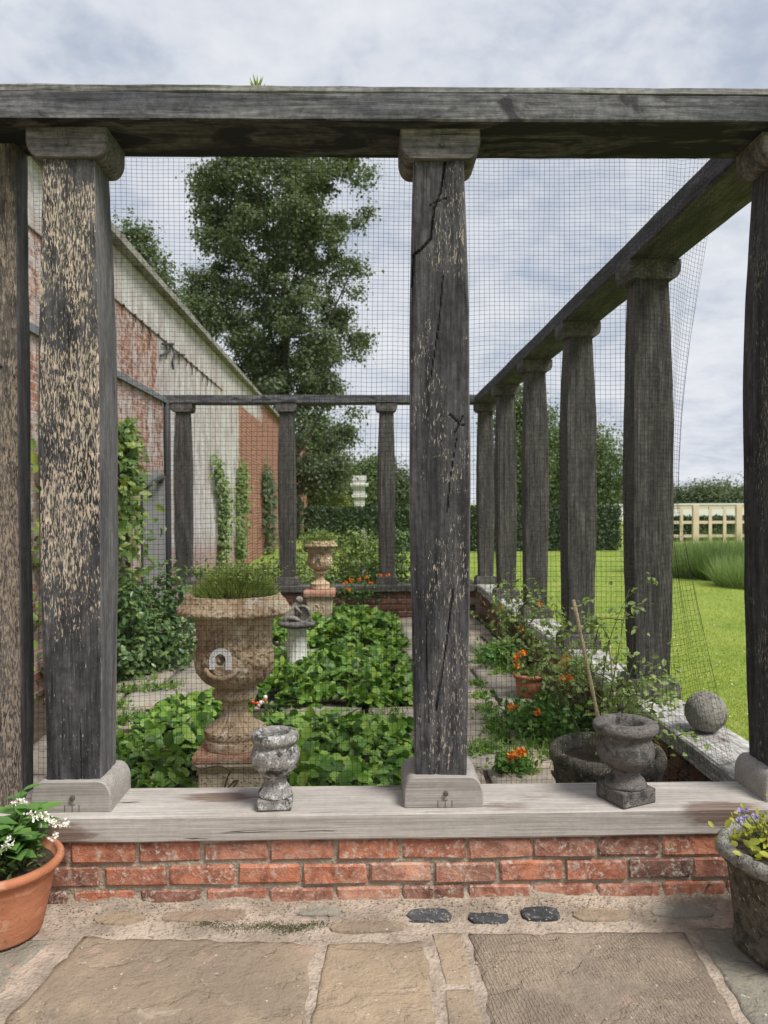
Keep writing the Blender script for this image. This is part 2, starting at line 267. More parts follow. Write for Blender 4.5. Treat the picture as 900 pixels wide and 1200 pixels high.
MAT['purple_petal'] = leafmat('purple_petal', [(0.30, 0.24, 0.55), (0.42, 0.36, 0.66)], 0.6, 0.2)
MAT['red_fruit'] = leafmat('red_fruit', [(0.55, 0.03, 0.02), (0.62, 0.06, 0.03)], 0.3, 0.0)
def lawn_mat():
    m = NT('lawn'); c = m.co(rnd=False); a = m.noise(c, 0.9, 5, 0.65); b = m.noise(c, 40, 4, 0.7); d = m.noise(c, 4, 5, 0.7)
    col = m.mix(m.rng(a, 0.35, 0.65), (0.19, 0.27, 0.04), (0.29, 0.345, 0.065)); col = m.mix(m.rng(d, 0.5, 0.75), col, (0.31, 0.34, 0.10)); col = m.mix(m.rng(b, 0.45, 0.7, 0, 0.35), col, (0.15, 0.22, 0.03))
    return m.done(col, 0.9, b, 0.03, 0.7)
MAT['lawn'] = lawn_mat()
def wall_mat():
    m = NT('old_wall'); w = m.co(rnd=False); q = m.sep(w); Y, Z = q[1], q[2]
    br = m.n('TexBrick'); m.put(m.comb(Y, Z), br.inputs['Vector']); br.inputs['Scale'].default_value = 1.0
    br.inputs['Brick Width'].default_value = 0.235; br.inputs['Row Height'].default_value = 0.078; br.inputs['Mortar Size'].default_value = 0.007; br.inputs['Mortar Smooth'].default_value = 0.3
    br.inputs['Color1'].default_value = (0.40, 0.15, 0.085, 1); br.inputs['Color2'].default_value = (0.25, 0.105, 0.072, 1); br.inputs['Mortar'].default_value = (0.42, 0.37, 0.31, 1)
    n1 = m.noise(w, 2.2, 5, 0.65); n2 = m.noise(w, 11, 5, 0.7); n3 = m.noise(w, 45, 4, 0.7); streak = m.noise(m.co((2.2, 2.2, 1.3), rnd=False), 1.6, 6, 0.7, 0.4)
    bc = m.mix(m.rng(n2, 0.3, 0.7), m.mix(1.0, br.outputs[0], (0.55, 0.55, 0.57), 'MULTIPLY'), m.mix(1.0, br.outputs[0], (1.25, 1.25, 1.2), 'MULTIPLY'))
    white = m.mix(m.rng(streak, 0.38, 0.66), (0.60, 0.59, 0.58), (0.40, 0.385, 0.375))
    white = m.mix(m.rng(n2, 0.56, 0.72, 0, 0.8), white, (0.30, 0.26, 0.23)); white = m.mix(m.math('MULTIPLY', m.rng(n3, 0.5, 0.7), 0.4), white, (0.36, 0.30, 0.27))
    # how much limewash is left: a lot from 10.6 to 18 m, patchy before, little beyond, whole band under the coping
    edge = m.math('ADD', Y, m.math('MULTIPLY', m.math('SUBTRACT', n1, 0.5), 0.7))
    zone = m.math('MULTIPLY', m.rng(edge, 10.5, 10.75), m.rng(edge, 18.0, 18.4, 1, 0))
    band = m.rng(m.math('ADD', Z, m.math('MULTIPLY', m.math('SUBTRACT', n2, 0.5), 0.25)), 3.70, 3.80)
    band = m.math('MULTIPLY', band, m.rng(Y, 19, 24, 1, 0.25))
    near = m.rng(Y, 10.72, 10.9, 0.41, 0.10)
    amt = m.math('MAXIMUM', m.math('MAXIMUM', zone, band), near)
    k = m.rng(m.math('ADD', m.math('MULTIPLY', amt, 0.75), m.math('ADD', m.math('ADD', m.math('MULTIPLY', n2, 0.65), m.math('MULTIPLY', n1, 0.40)), m.math('MULTIPLY', n3, 0.30))), 0.90, 1.08)
    low = m.rng(m.math('ADD', Z, m.math('MULTIPLY', n2, 0.9)), 0.75, 1.35)
    k = m.math('MULTIPLY', k, m.rng(low, 0, 1, 0.45, 1)); k = m.math('MULTIPLY', k, m.rng(m.math('ADD', m.math('MULTIPLY', n2, 0.6), m.math('MULTIPLY', streak, 0.4)), 0.40, 0.62, 1.0, 0.62)); k = m.math('MULTIPLY', k, m.rng(br.outputs[1], 0, 1, 1, 0.86))
    col = m.mix(k, bc, white)
    h = m.math('ADD', m.math('MULTIPLY', br.outputs[1], -0.6), m.math('MULTIPLY', n2, 0.4))
    return m.done(col, 0.92, h, 0.012, 0.7)
MAT['old_wall'] = wall_mat()
MAT['coping'] = stone('coping', (0.30, 0.285, 0.25), (0.16, 0.15, 0.125), (0.40, 0.39, 0.34), (0.45, 0.65), (0.55, 0.7), 3)

# ------------------------------------------------------------------ object helpers
def tag(o, label=None, cat=None, group=None, kind=None):
    for k, v in (('label', label), ('category', cat), ('group', group), ('kind', kind)):
        if v: o[k] = v
    return o
def empty(name, loc=(0, 0, 0), **kw):
    o = bpy.data.objects.new(name, None); COL.objects.link(o); o.location = loc; o.empty_display_size = 0.1
    return tag(o, **kw)
def link(name, me, parent=None, loc=(0, 0, 0), rot=(0, 0, 0), sc=(1, 1, 1)):
    o = bpy.data.objects.new(name, me); COL.objects.link(o); o.location = loc; o.rotation_euler = rot; o.scale = sc
    if parent: o.parent = parent
    return o
def mesh(V, F, mat, smooth=False, name='mesh'):
    me = bpy.data.meshes.new(name); me.from_pydata([tuple(v) for v in V], [], F); me.materials.append(MAT[mat] if isinstance(mat, str) else mat)
    if smooth: me.polygons.foreach_set('use_smooth', [True]*len(me.polygons))
    me.update(); return me
def fast_mesh(V, F, mat, smooth=False, name='mesh'):          # V (n,3) array, F (m,k) array
    me = bpy.data.meshes.new(name); V = np.asarray(V, dtype=np.float32); F = np.asarray(F, dtype=np.int32)
    m, k = F.shape; me.vertices.add(len(V)); me.vertices.foreach_set('co', V.ravel()); me.loops.add(m*k); me.loops.foreach_set('vertex_index', F.ravel())
    me.polygons.add(m); me.polygons.foreach_set('loop_start', np.arange(0, m*k, k, dtype=np.int32))
    if smooth: me.polygons.foreach_set('use_smooth', np.ones(m, dtype=bool))
    me.materials.append(MAT[mat]); me.update(calc_edges=True); me.validate(); return me
class MB:
    def __init__(s): s.V = []; s.F = []
    def add(s, V, F):
        o = len(s.V); s.V += [tuple(v) for v in V]; s.F += [tuple(i+o for i in f) for f in F]; return s
    def box(s, a, b):
        x0, y0, z0 = a; x1, y1, z1 = b
        return s.add([(x0,y0,z0),(x1,y0,z0),(x1,y1,z0),(x0,y1,z0),(x0,y0,z1),(x1,y0,z1),(x1,y1,z1),(x0,y1,z1)],
                     [(3,2,1,0),(4,5,6,7),(0,1,5,4),(1,2,6,5),(2,3,7,6),(3,0,4,7)])
    def tube(s, pts, rad, n=6, cap=True):
        pts = [Vector(p) for p in pts]; rad = rad if isinstance(rad, (list, tuple)) else [rad]*len(pts); V = []; F = []
        for i, p in enumerate(pts):
            d = (pts[min(i+1, len(pts)-1)]-pts[max(i-1, 0)]).normalized()
            a = d.cross(Vector((0.31, 0.87, 0.22)) if abs(d.dot(Vector((0.31, 0.87, 0.22)))) < 0.9 else Vector((1, 0, 0))).normalized(); b = d.cross(a)
            V += [p+(a*math.cos(t)+b*math.sin(t))*rad[i] for t in (2*math.pi*k/n for k in range(n))]
        for i in range(len(pts)-1):
            F += [(i*n+k, i*n+(k+1) % n, (i+1)*n+(k+1) % n, (i+1)*n+k) for k in range(n)]
        if cap: F += [tuple(range(n-1, -1, -1)), tuple(range((len(pts)-1)*n, len(pts)*n))]
        return s.add(V, F)
    def lathe(s, prof, n=48, c=(0, 0), fn=None, close=True):
        V = []; F = []
        for j, (r, z) in enumerate(prof):
            for k in range(n):
                t = 2*math.pi*k/n; rr = r if fn is None else fn(r, z, t, j); V.append((c[0]+rr*math.cos(t), c[1]+rr*math.sin(t), z))
        for j in range(len(prof)-1):
            F += [(j*n+k, j*n+(k+1) % n, (j+1)*n+(k+1) % n, (j+1)*n+k) for k in range(n)]
        if close: F += [tuple(range(n-1, -1, -1)), tuple(range((len(prof)-1)*n, len(prof)*n))]
        return s.add(V, F)
    def me(s, mat, smooth=False): return mesh(s.V, s.F, mat, smooth)
def bevelled(size, bev, mat, jit=0.0, seed=0, seg=1, sub=0):
    bm = bmesh.new(); bmesh.ops.create_cube(bm, size=1.0); bmesh.ops.scale(bm, vec=size, verts=bm.verts)
    if sub: bmesh.ops.subdivide_edges(bm, edges=bm.edges, cuts=sub, use_grid_fill=True)
    if bev: bmesh.ops.bevel(bm, geom=[e for e in bm.edges if e.calc_face_angle(0) > 0.5], offset=bev, segments=seg, affect='EDGES', profile=0.6)
    rn = random.Random(seed)
    for v in bm.verts: v.co += Vector((rn.uniform(-jit, jit), rn.uniform(-jit, jit), rn.uniform(-jit, jit)))
    me = bpy.data.meshes.new('block'); bm.to_mesh(me); bm.free(); me.materials.append(MAT[mat]); return me
def catmull(pts, k=6):
    P = [Vector(p) for p in pts]; P = [P[0]*2-P[1]]+P+[P[-1]*2-P[-2]]; out = []
    for i in range(1, len(P)-2):
        for j in range(k):
            t = j/k; out.append(0.5*((2*P[i])+(P[i+1]-P[i-1])*t+(2*P[i-1]-5*P[i]+4*P[i+1]-P[i+2])*t*t+(3*P[i]-P[i-1]-3*P[i+1]+P[i+2])*t**3))
    return out+[P[-2]]
def nz(x, y=0.0, z=0.0): return mnoise.noise(Vector((x, y, z)))

# leaf templates: x = along the leaf, y = across, z = up
def fan(outline, zf=0.15):
    V = [(0, 0, 0)]+[(x, y, abs(y)*zf) for x, y in outline]; F = [(0, i, i+1) for i in range(1, len(outline))]; return np.array(V, float), np.array(F)
L_DIAMOND = (np.array([(0, 0, 0), (0.5, 0.32, 0.08), (1, 0, 0), (0.5, -0.32, 0.08)], float), np.array([(0, 3, 2), (0, 2, 1)]))
L_OVAL = (np.array([(0,0,0),(0.3,0.24,0.07),(0.68,0.25,0.05),(1,0,-0.1),(0.68,-0.25,0.05),(0.3,-0.24,0.07),(0.5,0,-0.02)], float), np.array([(0,6,1),(1,6,2),(2,6,3),(3,6,4),(4,6,5),(5,6,0)]))
L_BLADE = (np.array([(0, -0.5, 0), (0, 0.5, 0), (0.5, 0.42, 0.02), (0.5, -0.42, 0.02), (1, 0, 0.0)], float), np.array([(0, 3, 2), (0, 2, 1), (3, 4, 2)]))
def trifoliate():
    V = []; F = []
    for a in (0, 1.75, -1.75):
        ol = [(0.05,-0.05),(0.2,-0.26),(0.42,-0.36),(0.52,-0.31),(0.66,-0.33),(0.74,-0.22),(0.88,-0.18),(0.9,0.0),(0.88,0.18),(0.74,0.22),(0.66,0.33),(0.52,0.31),(0.42,0.36),(0.2,0.26),(0.05,0.05)]
        o = len(V); c, s_ = math.cos(a), math.sin(a)
        P = [(0.04, 0, 0)]+ol+[(0.5, 0, 0)]
        for x, y in [(p[0], p[1]) for p in P]:
            z = abs(y)*0.28 - 0.22*(x-0.35)**2*1.6
            V.append((x*c-y*s_, x*s_+y*c, z))
        ce = o+16
        F += [(ce, o+i, o+i+1) for i in range(1, 15)]+[(ce, o+15, o+1)]
    return np.array(V, float), np.array(F)
L_TRI = trifoliate()
def frames(nrm, rng, tang=None):
    nrm = nrm/np.linalg.norm(nrm, axis=1, keepdims=True); r = rng.normal(size=nrm.shape) if tang is None else tang
    x = r-(r*nrm).sum(1, keepdims=True)*nrm; x /= np.linalg.norm(x, axis=1, keepdims=True)+1e-9; y = np.cross(nrm, x); return np.stack([x, y, nrm], 1)
def scatter(tmpl, P, fr, size, width=None):
    V, F = tmpl; n = len(P); Vs = V[None].repeat(n, 0).copy(); size = np.broadcast_to(size, (n,)); Vs[:, :, 0] *= size[:, None]; Vs[:, :, 2] *= size[:, None]
    Vs[:, :, 1] *= (size if width is None else np.broadcast_to(width, (n,)))[:, None]
    out = np.einsum('nvi,nij->nvj', Vs, fr)+P[:, None]; f = F[None]+(np.arange(n)*len(V))[:, None, None]
    return out.reshape(-1, 3), f.reshape(-1, F.shape[1])
def merge(parts):
    V = []; F = []; o = 0
    for v, f in parts: V.append(v); F.append(f+o); o += len(v)
    return np.concatenate(V), np.concatenate(F)
def tubes_np(paths, r0, r1, n=3):
    out = []
    for p in paths:
        mb = MB().tube(p, [r0+(r1-r0)*i/(len(p)-1) for i in range(len(p))], n, False); F = []
        for f in mb.F: F += [(f[0], f[1], f[2]), (f[0], f[2], f[3])]
        out.append((np.array(mb.V), np.array(F)))
    return merge(out)

# ------------------------------------------------------------------ ground
GZ = -0.12                                                   # level inside the cage and of the lawn
V = []; F = []
xs = sorted({-900, -300, -100, -40, -20, -10, -6, *np.arange(-3, 30, 1.5).round(2), 60, 120, 300, 900}); ys = sorted({-60, -20, -8, 0, *np.arange(2, 42, 1.5).round(2), 60, 120, 300, 900})
for y in ys:
    for x in xs: V.append((x, y, GZ-0.02))
nx = len(xs)
for j in range(len(ys)-1):
    for i in range(nx-1): F.append((j*nx+i, j*nx+i+1, (j+1)*nx+i+1, (j+1)*nx+i))
lawn = tag(link('lawn', mesh(V, F, 'lawn', True)), 'bright green mown lawn beyond the oak colonnade', 'lawn', kind='structure')
mb = MB(); n_ = 40; V = []; F = []
for j in range(n_+1):
    for i in range(n_+1):
        x = -3.2+4.7*i/n_; y = 2.75+7.9*j/n_; V.append((x, y, GZ-0.005+0.02*nz(x*3, y*3)))
for j in range(n_):
    for i in range(n_): F.append((j*(n_+1)+i, j*(n_+1)+i+1, (j+1)*(n_+1)+i+1, (j+1)*(n_+1)+i))
soil = tag(link('soil', mesh(V, F, 'soil', True)), 'dark bare soil between the slabs of the netted garden', 'soil', kind='structure')
V = []; F = []                                               # border soil behind the back colonnade
for j in range(13):
    for i in range(25): x = -3.0+5.0*i/24; y = 10.55+4.4*j/12; V.append((x, y, GZ+0.01+0.05*nz(x*2, y*2)))
for j in range(12):
    for i in range(24): F.append((j*25+i, j*25+i+1, (j+1)*25+i+1, (j+1)*25+i))
tag(link('border_soil', mesh(V, F, 'soil', True)), 'dark soil of the flower border behind the far posts', 'soil', kind='structure')

# paving in front: a mortar bed and proud slabs
def slab_mesh(c, thick, mat, amp=0.004, n=18, edge=0.006, seed=0):
    c = [Vector((p[0], p[1], 0)) for p in c]; V = []; F = []
    for j in range(n+1):
        for i in range(n+1):
            u = i/n; v = j/n; p = (c[0]*(1-u)+c[1]*u)*(1-v)+(c[3]*(1-u)+c[2]*u)*v
            e = min(u, 1-u, v, 1-v)
            if e < 1e-6: p = p+Vector((nz(p.x*14, p.y*14, seed), nz(p.x*14, p.y*14, seed+9), 0))*edge*2
            z = amp*(nz(p.x*4, p.y*4, seed)*1.2+nz(p.x*13, p.y*13, seed+3)*0.5+(0.35 if nz(p.x*5, p.y*5, seed+20) > 0.1 else 0))-(0.003 if e < 1e-6 else 0)
            V.append((p.x, p.y, z))
    for j in range(n):
        for i in range(n): F.append((j*(n+1)+i, j*(n+1)+i+1, (j+1)*(n+1)+i+1, (j+1)*(n+1)+i))
    ring = [i for i in range(n+1)]+[j*(n+1)+n for j in range(1, n+1)]+[n*(n+1)+i for i in range(n-1, -1, -1)]+[j*(n+1) for j in range(n-1, 0, -1)]
    o = len(V); V += [(V[i][0], V[i][1], -thick) for i in ring]; k = len(ring)
    F += [(ring[i], o+i, o+(i+1) % k, ring[(i+1) % k]) for i in range(k)]
    return mesh(V, F, mat, True)
V = []; F = []; nxx, nyy = 110, 80
for j in range(nyy+1):
    for i in range(nxx+1):
        x = -2.6+5.2*i/nxx; y = -1.4+4.09*j/nyy; V.append((x, y, -0.002+0.004*nz(x*5, y*5)+0.003*nz(x*23, y*23)))
for j in range(nyy):
    for i in range(nxx): F.append((j*(nxx+1)+i, j*(nxx+1)+i+1, (j+1)*(nxx+1)+i+1, (j+1)*(nxx+1)+i))
paving = tag(link('paving', mesh(V, F, 'mortar_bed', True)), 'sandy mortar bed of the flagstone terrace below the brick wall', 'paving', kind='structure')
edge_b = MB().box((-2.6, -1.4, -0.30), (2.6, 2.60, -0.03)).me('mortar'); link('paving_base', edge_b, paving)
def fl(px, py): p = floor_at(px, py, 0.0); return (p.x, p.y)
slabs = [([fl(-30, 1196), fl(348, 1240), fl(371, 1106), fl(92, 1100)], 'slab', 0.007), ([fl(356, 1240), fl(514, 1240), fl(498, 1104), fl(384, 1106)], 'slab', 0.003),
         ([fl(523, 1152), fl(552, 1152), fl(540, 1094), fl(506, 1094)], 'slab', 0.003), ([fl(530, 1240), fl(572, 1240), fl(555, 1160), fl(522, 1160)], 'slab', 0.003),
         ([fl(584, 1240), fl(888, 1240), fl(802, 1092), fl(551, 1094)], 'slab_tooled', 0.003), ([fl(905, 1240), fl(1120, 1240), fl(1000, 1088), fl(813, 1088)], 'slab_grey', 0.003),
         ([fl(-250, 1180), fl(-25, 1180), fl(58, 1102), fl(-130, 1102)], 'slab_grey', 0.003)]
for i, (c, m_, amp) in enumerate(slabs):
    if i == 0: c = [(-1.03, 1.72), (-0.185, 1.72), c[2], (-0.915, 2.46)]
    link('slab', slab_mesh(c, 0.03, m_, amp, 40, 0.006, i*7), paving, (0, 0, 0.002))
rows = [(-2.55, -1.05, 0.85, 2.02), (-1.03, -0.2, 0.95, 1.70), (-0.18, 0.55, 0.7, 1.86), (0.58, 1.02, 0.7, 1.86), (1.04, 1.9, 0.9, 1.86), (1.92, 2.55, 0.9, 2.2), (-2.5, -1.5, -0.3, 0.82), (-1.48, -0.4, -0.3, 0.9), (-0.38, 0.5, -0.4, 0.67), (0.52, 1.5, -0.4, 0.67), (1.52, 2.5, -0.4, 0.87)]
for i, (x0, x1, y0, y1) in enumerate(rows): link('slab', slab_mesh([(x0, y0), (x1, y0), (x1, y1), (x0, y1)], 0.03, 'slab', 0.004, 10, 0.006, 60+i), paving, (0, 0, 0.004))
rn = random.Random(5)
for px, py, w, h, m_ in [(503, 1073, .160, .085, 'flint'), (572, 1076, .145, .062, 'flint'), (633, 1071, .138, .088, 'flint'), (375, 1069, .15, .06, 'slab_pale'), (800, 1069, .22, .075, 'slab_pale'), (705, 1073, .20, .08, 'slab'), (240, 1074, .30, .08, 'slab'), (430, 1087, .26, .07, 'slab'), (140, 1077, .18, .075, 'slab')]:
    p = floor_at(px, py, 0); ol = []
    for k in range(14):
        t = 2*math.pi*k/14; rr = 1+0.28*nz(k*1.3, px); ol.append((math.copysign(abs(math.cos(t))**0.7, math.cos(t))*w/2*rr, math.copysign(abs(math.sin(t))**0.7, math.sin(t))*h/2*rr))
    V = [(x*0.93, y*0.93, 0.0045+0.003*nz(x*40, y*40, px)) for x, y in ol]+[(x, y, -0.02) for x, y in ol]+[(0, 0, 0.006)]
    F = [(k, (k+1) % 14, 28) for k in range(14)]+[(14+k, 14+(k+1) % 14, (k+1) % 14, k) for k in range(14)]
    link('embedded_stone', mesh(V, F, m_), paving, (p.x, p.y, 0.0))

rg = np.random.default_rng(15); n = 2600; x = rg.uniform(-1.5, 1.5, n); y = np.where(rg.uniform(0, 1, n) < 0.7, 2.655-np.abs(rg.normal(0, 0.09, n)), rg.uniform(1.6, 2.6, n)); P = np.stack([x, y, np.full(n, 0.004)], 1)
PEB = (np.array([(0.5, 0, 0), (-0.2, 0.45, 0), (-0.4, -0.35, 0), (0.05, 0.05, 0.5)], float), np.array([(0, 1, 3), (1, 2, 3), (2, 0, 3)]))
g_ = fast_mesh(*scatter(PEB, P, frames(np.tile([[0, 0, 1.0]], (n, 1))+rg.normal(size=(n, 3))*0.15, rg), rg.uniform(0.003, 0.011, n)), 'mortar'); tag(link('loose_grit', g_), 'loose grit and crumbs of mortar lying on the terrace', 'grit', kind='stuff')
n = 2600; q = rg.integers(0, 3, n); cx_ = np.array([-0.51, -0.33, -0.22])[q]; x = cx_+rg.normal(0, 0.055, n); y = np.array([2.512, 2.49, 2.50])[q]+rg.normal(0, 0.014, n)+0.012*np.sin(x*31); P = np.stack([x, y, np.full(n, 0.0015)], 1)
tag(link('moss', fast_mesh(*scatter(L_DIAMOND, P, frames(np.tile([[0, 0, 1.0]], (n, 1))+rg.normal(size=(n, 3))*0.6, rg), rg.uniform(0.003, 0.006, n)), 'moss')), 'dark moss growing along the joint below the brick wall', 'moss', kind='stuff')
# slabs inside the cage
inner = tag(link('garden_path', MB().box((-2.2, 2.98, GZ-0.2), (1.4, 10.3, GZ-0.03)).me('soil')), 'worn stone slab path inside the netted garden', 'path', kind='structure')
rn = random.Random(11); bedz = [(-1.42, -0.84, 3.3, 5.7), (-0.72, 0.30, 3.2, 5.1), (-0.95, 0.32, 5.62, 7.35), (-1.1, 0.30, 7.9, 9.8)]
ycuts = [3.0, 3.55, 4.28, 4.70, 5.15, 5.62, 6.12, 6.9, 7.4, 7.9, 8.6, 9.3, 10.0]
for a, b in zip(ycuts[:-1], ycuts[1:]):
    x = -2.15+rn.uniform(-0.15, 0.1)
    while x < 1.32:
        w = rn.choice([0.38, 0.5, 0.62, 0.75]); x1 = min(x+w, 1.40); cxm, cym = (x+x1)/2, (a+b)/2
        if x1-x > 0.12 and not any(q[0]+0.05 < cxm < q[1]-0.05 and q[2] < cym < q[3] for q in bedz):
            g = 0.022; j = lambda: rn.uniform(-0.012, 0.012)
            link('slab', slab_mesh([(x+g+j(), a+g+j()), (x1-g+j(), a+g+j()), (x1-g+j(), b-g+j()), (x+g+j(), b-g+j())], 0.05, 'slab_pale', 0.006, 8, 0.006, x*5+a), inner, (0, 0, GZ+0.02+rn.uniform(-0.008, 0.008)))
        x = x1

# ------------------------------------------------------------------ oak pergola
ST = 0.307; SB = 0.214; BB = 2.695; BT = 2.812; YF = 2.65; YB = 2.94
RX0, RX1 = 1.42, 1.69; BY = 10.2
perg = empty('oak_pergola', (0.26, 2.8, 0), label='weathered oak colonnade with bellied posts, beams and sills round a garden', cat='pergola')
def timber(name, a, b, axis, mat, ch=0.008, seed=0, wob=0.004, chtop=None, step=0.05):
    a, b = Vector(a), Vector(b); ax = 'xyz'.index(axis); o1, o2 = [i for i in range(3) if i != ax]; n = max(2, int((b[ax]-a[ax])/step)); V = []; F = []
    c0, c1, d0, d1 = a[o1], b[o1], a[o2], b[o2]; ct = chtop or ch
    ring = [(c0+ch, d0), ((c0+c1)/2, d0), (c1-ch, d0), (c1, d0+ch), (c1, (d0+d1)/2), (c1, d1-ct), (c1-ct, d1), ((c0+c1)/2, d1), (c0+ct, d1), (c0, d1-ct), (c0, (d0+d1)/2), (c0, d0+ch)]
    k = len(ring)
    for i in range(n+1):
        s_ = a[ax]+(b[ax]-a[ax])*i/n
        for q, (u, v) in enumerate(ring):
            e = wob*(nz(s_*0.9, q*0.4, seed)*1.5+0.6*nz(s_*6, q*3.1, seed+4)); f = wob*(nz(s_*1.1, q*0.4, seed+8)*1.2+0.6*nz(s_*7, q*2.3, seed+6))
            p = [0, 0, 0]; p[ax] = s_; p[o1] = u+e; p[o2] = v+f; V.append(p)
    flip = axis == 'y'
    for i in range(n): F += [((i*k+q, i*k+(q+1) % k, (i+1)*k+(q+1) % k, (i+1)*k+q)[::(1 if flip else -1)]) for q in range(k)]
    F += [tuple(range(k)), tuple(range(n*k+k-1, n*k-1, -1))]
    me = mesh(V, F, mat, False); bm = bmesh.new(); bm.from_mesh(me); bmesh.ops.recalc_face_normals(bm, faces=bm.faces); bm.to_mesh(me); bm.free()
    o = link(name, me); o.parent = perg; o.matrix_parent_inverse = perg.matrix_basis.inverted(); return o
def pl(o, parent=None):
    o.parent = parent or perg
    if parent is None: o.location = Vector(o.location)-Vector((0.26, 2.8, 0))
    return o
# front beam with a thin weathered strip along its top arris, side beam, back beam
fb = timber('beam', (-2.75, YF, BB), (1.72, YB, BT-0.024), 'x', 'oak_beam', 0.004, 1, 0.003); fb.data.materials.append(MAT['oak_stained_shaded'])
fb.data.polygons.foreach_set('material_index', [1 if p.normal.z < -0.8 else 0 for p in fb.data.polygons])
timber('beam_cap', (-2.75, YF+0.002, BT-0.0235), (1.72, YB-0.01, BT+0.002), 'x', 'oak_strip', 0.003, 31, 0.004, step=0.02)
timber('beam', (RX0, YB+0.004, BB-0.002), (RX1, BY+0.15, BT-0.006), 'y', 'oak_beam_y', 0.008, 3)
timber('beam', (-2.68, BY-0.13, BB+0.004), (RX0-0.004, BY+0.13, BT-0.008), 'x', 'oak_beam', 0.008, 5)
timber('sill', (-1.29, YF, SB), (1.72, 2.915, ST), 'x', 'oak_sill', 0.006, 7, 0.003)
timber('sill', (RX0, 2.92, SB+0.002), (RX1+0.01, BY+0.16, ST+0.002), 'y', 'oak_sill_y', 0.010, 9, 0.004)
timber('sill', (-2.1, BY-0.14, SB), (RX0-0.004, BY+0.14, ST-0.002), 'x', 'oak_dark', 0.010, 11)

def post_mesh(w, d, H, mat, m=6, nzv=44, seed=0, cracks=(), belly=(0.184, 0.206, 0.178), jit=0.003, lean=0.0, bev=0.012, mat2=None):
    b0, b1, b2 = belly; V = []; F = []
    def prof(t):
        tm = 0.52
        return b0+(b1-b0)*math.sin(min(t/tm, 1)*math.pi/2)**1.15 if t < tm else b1+(b2-b1)*((t-tm)/(1-tm))**1.9
    ring = []
    c_ = bev
    sides = [((-1, -1), (1, -1)), ((1, -1), (1, 1)), ((1, 1), (-1, 1)), ((-1, 1), (-1, -1))]
    for (ax, ay), (bx, by) in sides:
        for i in range(m): u = i/m; ring.append((ax+(bx-ax)*u, ay+(by-ay)*u))
    k = len(ring)
    for j in range(nzv+1):
        t = j/nzv; z = H*t; W_ = prof(t)/2; D_ = W_*d/w
        for (u, v) in ring:
            ex = 1-max(0, abs(u)+abs(v)-2+0.06)*0.55
            x = u*W_*ex+lean*z; y = v*D_*ex
            amp = jit*(nz(u*3+seed, v*3, z*1.6)*1.3+nz(u*9, v*9+seed, z*4)*0.5+nz(u*30+seed, v*30, z*6)*0.22)
            x += u*amp; y += v*amp
            if v == -1 and cracks:
                dep = 0
                for pts, wd, dp in cracks:
                    for (x0, z0), (x1, z1) in zip(pts[:-1], pts[1:]):
                        dx, dz = x1-x0, z1-z0; q = max(0, min(1, ((x-x0)*dx+(z-z0)*dz)/(dx*dx+dz*dz+1e-9))); r_ = math.hypot(x-x0-q*dx, z-z0-q*dz)+0.0007*nz(x*60, z*40)
                        wv = wd*(0.80+0.45*nz(z*5, x*3, seed+1))
                        if r_ < wv: dep = max(dep, dp*(1-(r_/wv)**2))
                y += dep
            V.append((x, y, z))
    for j in range(nzv): F += [(j*k+q, j*k+(q+1) % k, (j+1)*k+(q+1) % k, (j+1)*k+q) for q in range(k)]
    F += [tuple(range(k-1, -1, -1)), tuple(range(nzv*k, nzv*k+k))]
    me = mesh(V, F, mat, False)
    if mat2:
        me.materials.append(MAT[mat2]); idx = [0 if q // m == 0 else 1 for j in range(nzv) for q in range(k)]+[1, 1]; me.polygons.foreach_set('material_index', idx)
    return me
def block_mesh(w, d, h, top, mat, seed=0):                   # rounded cushion block, lying along its depth (y)
    prof = [(-w/2, 0), (w/2, 0)]; r = (w-top)/2; n = 9
    for i in range(n+1): a = math.pi/2*i/n; prof.append((w/2-r+r*math.cos(a)**0.9, h*0.40+(h*0.60)*math.sin(a)))
    prof += [(-x, z) for x, z in prof[:1:-1]]
    k = len(prof); V = []; F = []; ns = 10
    ds = [-d/2, -d/2+0.006]+[-d/2+0.006+(d-0.012)*i/ns for i in range(1, ns)]+[d/2-0.006, d/2]
    for j, y in enumerate(ds):
        s_ = 0.965 if j in (0, len(ds)-1) else 1
        for x, z in prof: V.append((x*s_+0.0015*nz(x*9, y*9, seed), y+0.001*nz(x*30, z*30, seed), h/2+(z-h/2)*s_+0.0015*nz(y*11, x*11, seed+2)*(0 if z == 0 else 1)))
    for j in range(len(ds)-1): F += [(j*k+q, j*k+(q+1) % k, (j+1)*k+(q+1) % k, (j+1)*k+q) for q in range(k)]
    F += [tuple(range(k-1, -1, -1)), tuple(range((len(ds)-1)*k, len(ds)*k))]
    me = mesh(V, F, mat, False); bm = bmesh.new(); bm.from_mesh(me); bmesh.ops.recalc_face_normals(bm, faces=bm.faces); bm.to_mesh(me); bm.free(); return me
BH = 0.106; PH = (BB-BH)-(ST+BH)
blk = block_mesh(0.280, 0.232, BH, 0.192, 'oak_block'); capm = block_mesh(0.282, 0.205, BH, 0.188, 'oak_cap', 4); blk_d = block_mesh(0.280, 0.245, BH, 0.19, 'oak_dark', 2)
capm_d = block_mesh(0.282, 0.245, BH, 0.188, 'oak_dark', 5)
peg = MB().tube([(0, 0.02, 0), (0, -0.010, 0.001), (0, -0.012, 0.001)], [0.0085, 0.0085, 0.006], 10).me('pegwood')
mark = MB().box((-0.0009, -0.0012, 0), (0.0009, 0.004, 0.024)).me('groove'); markh = MB().box((-0.009, -0.0012, 0), (0.009, 0.004, 0.0016)).me('groove')
PO = Vector((0.26, 2.8, 0))
def pz(px, py, X): return ((px-432)*2.71/900-X, 1.38-(py-590)*2.71/900-(ST+BH))
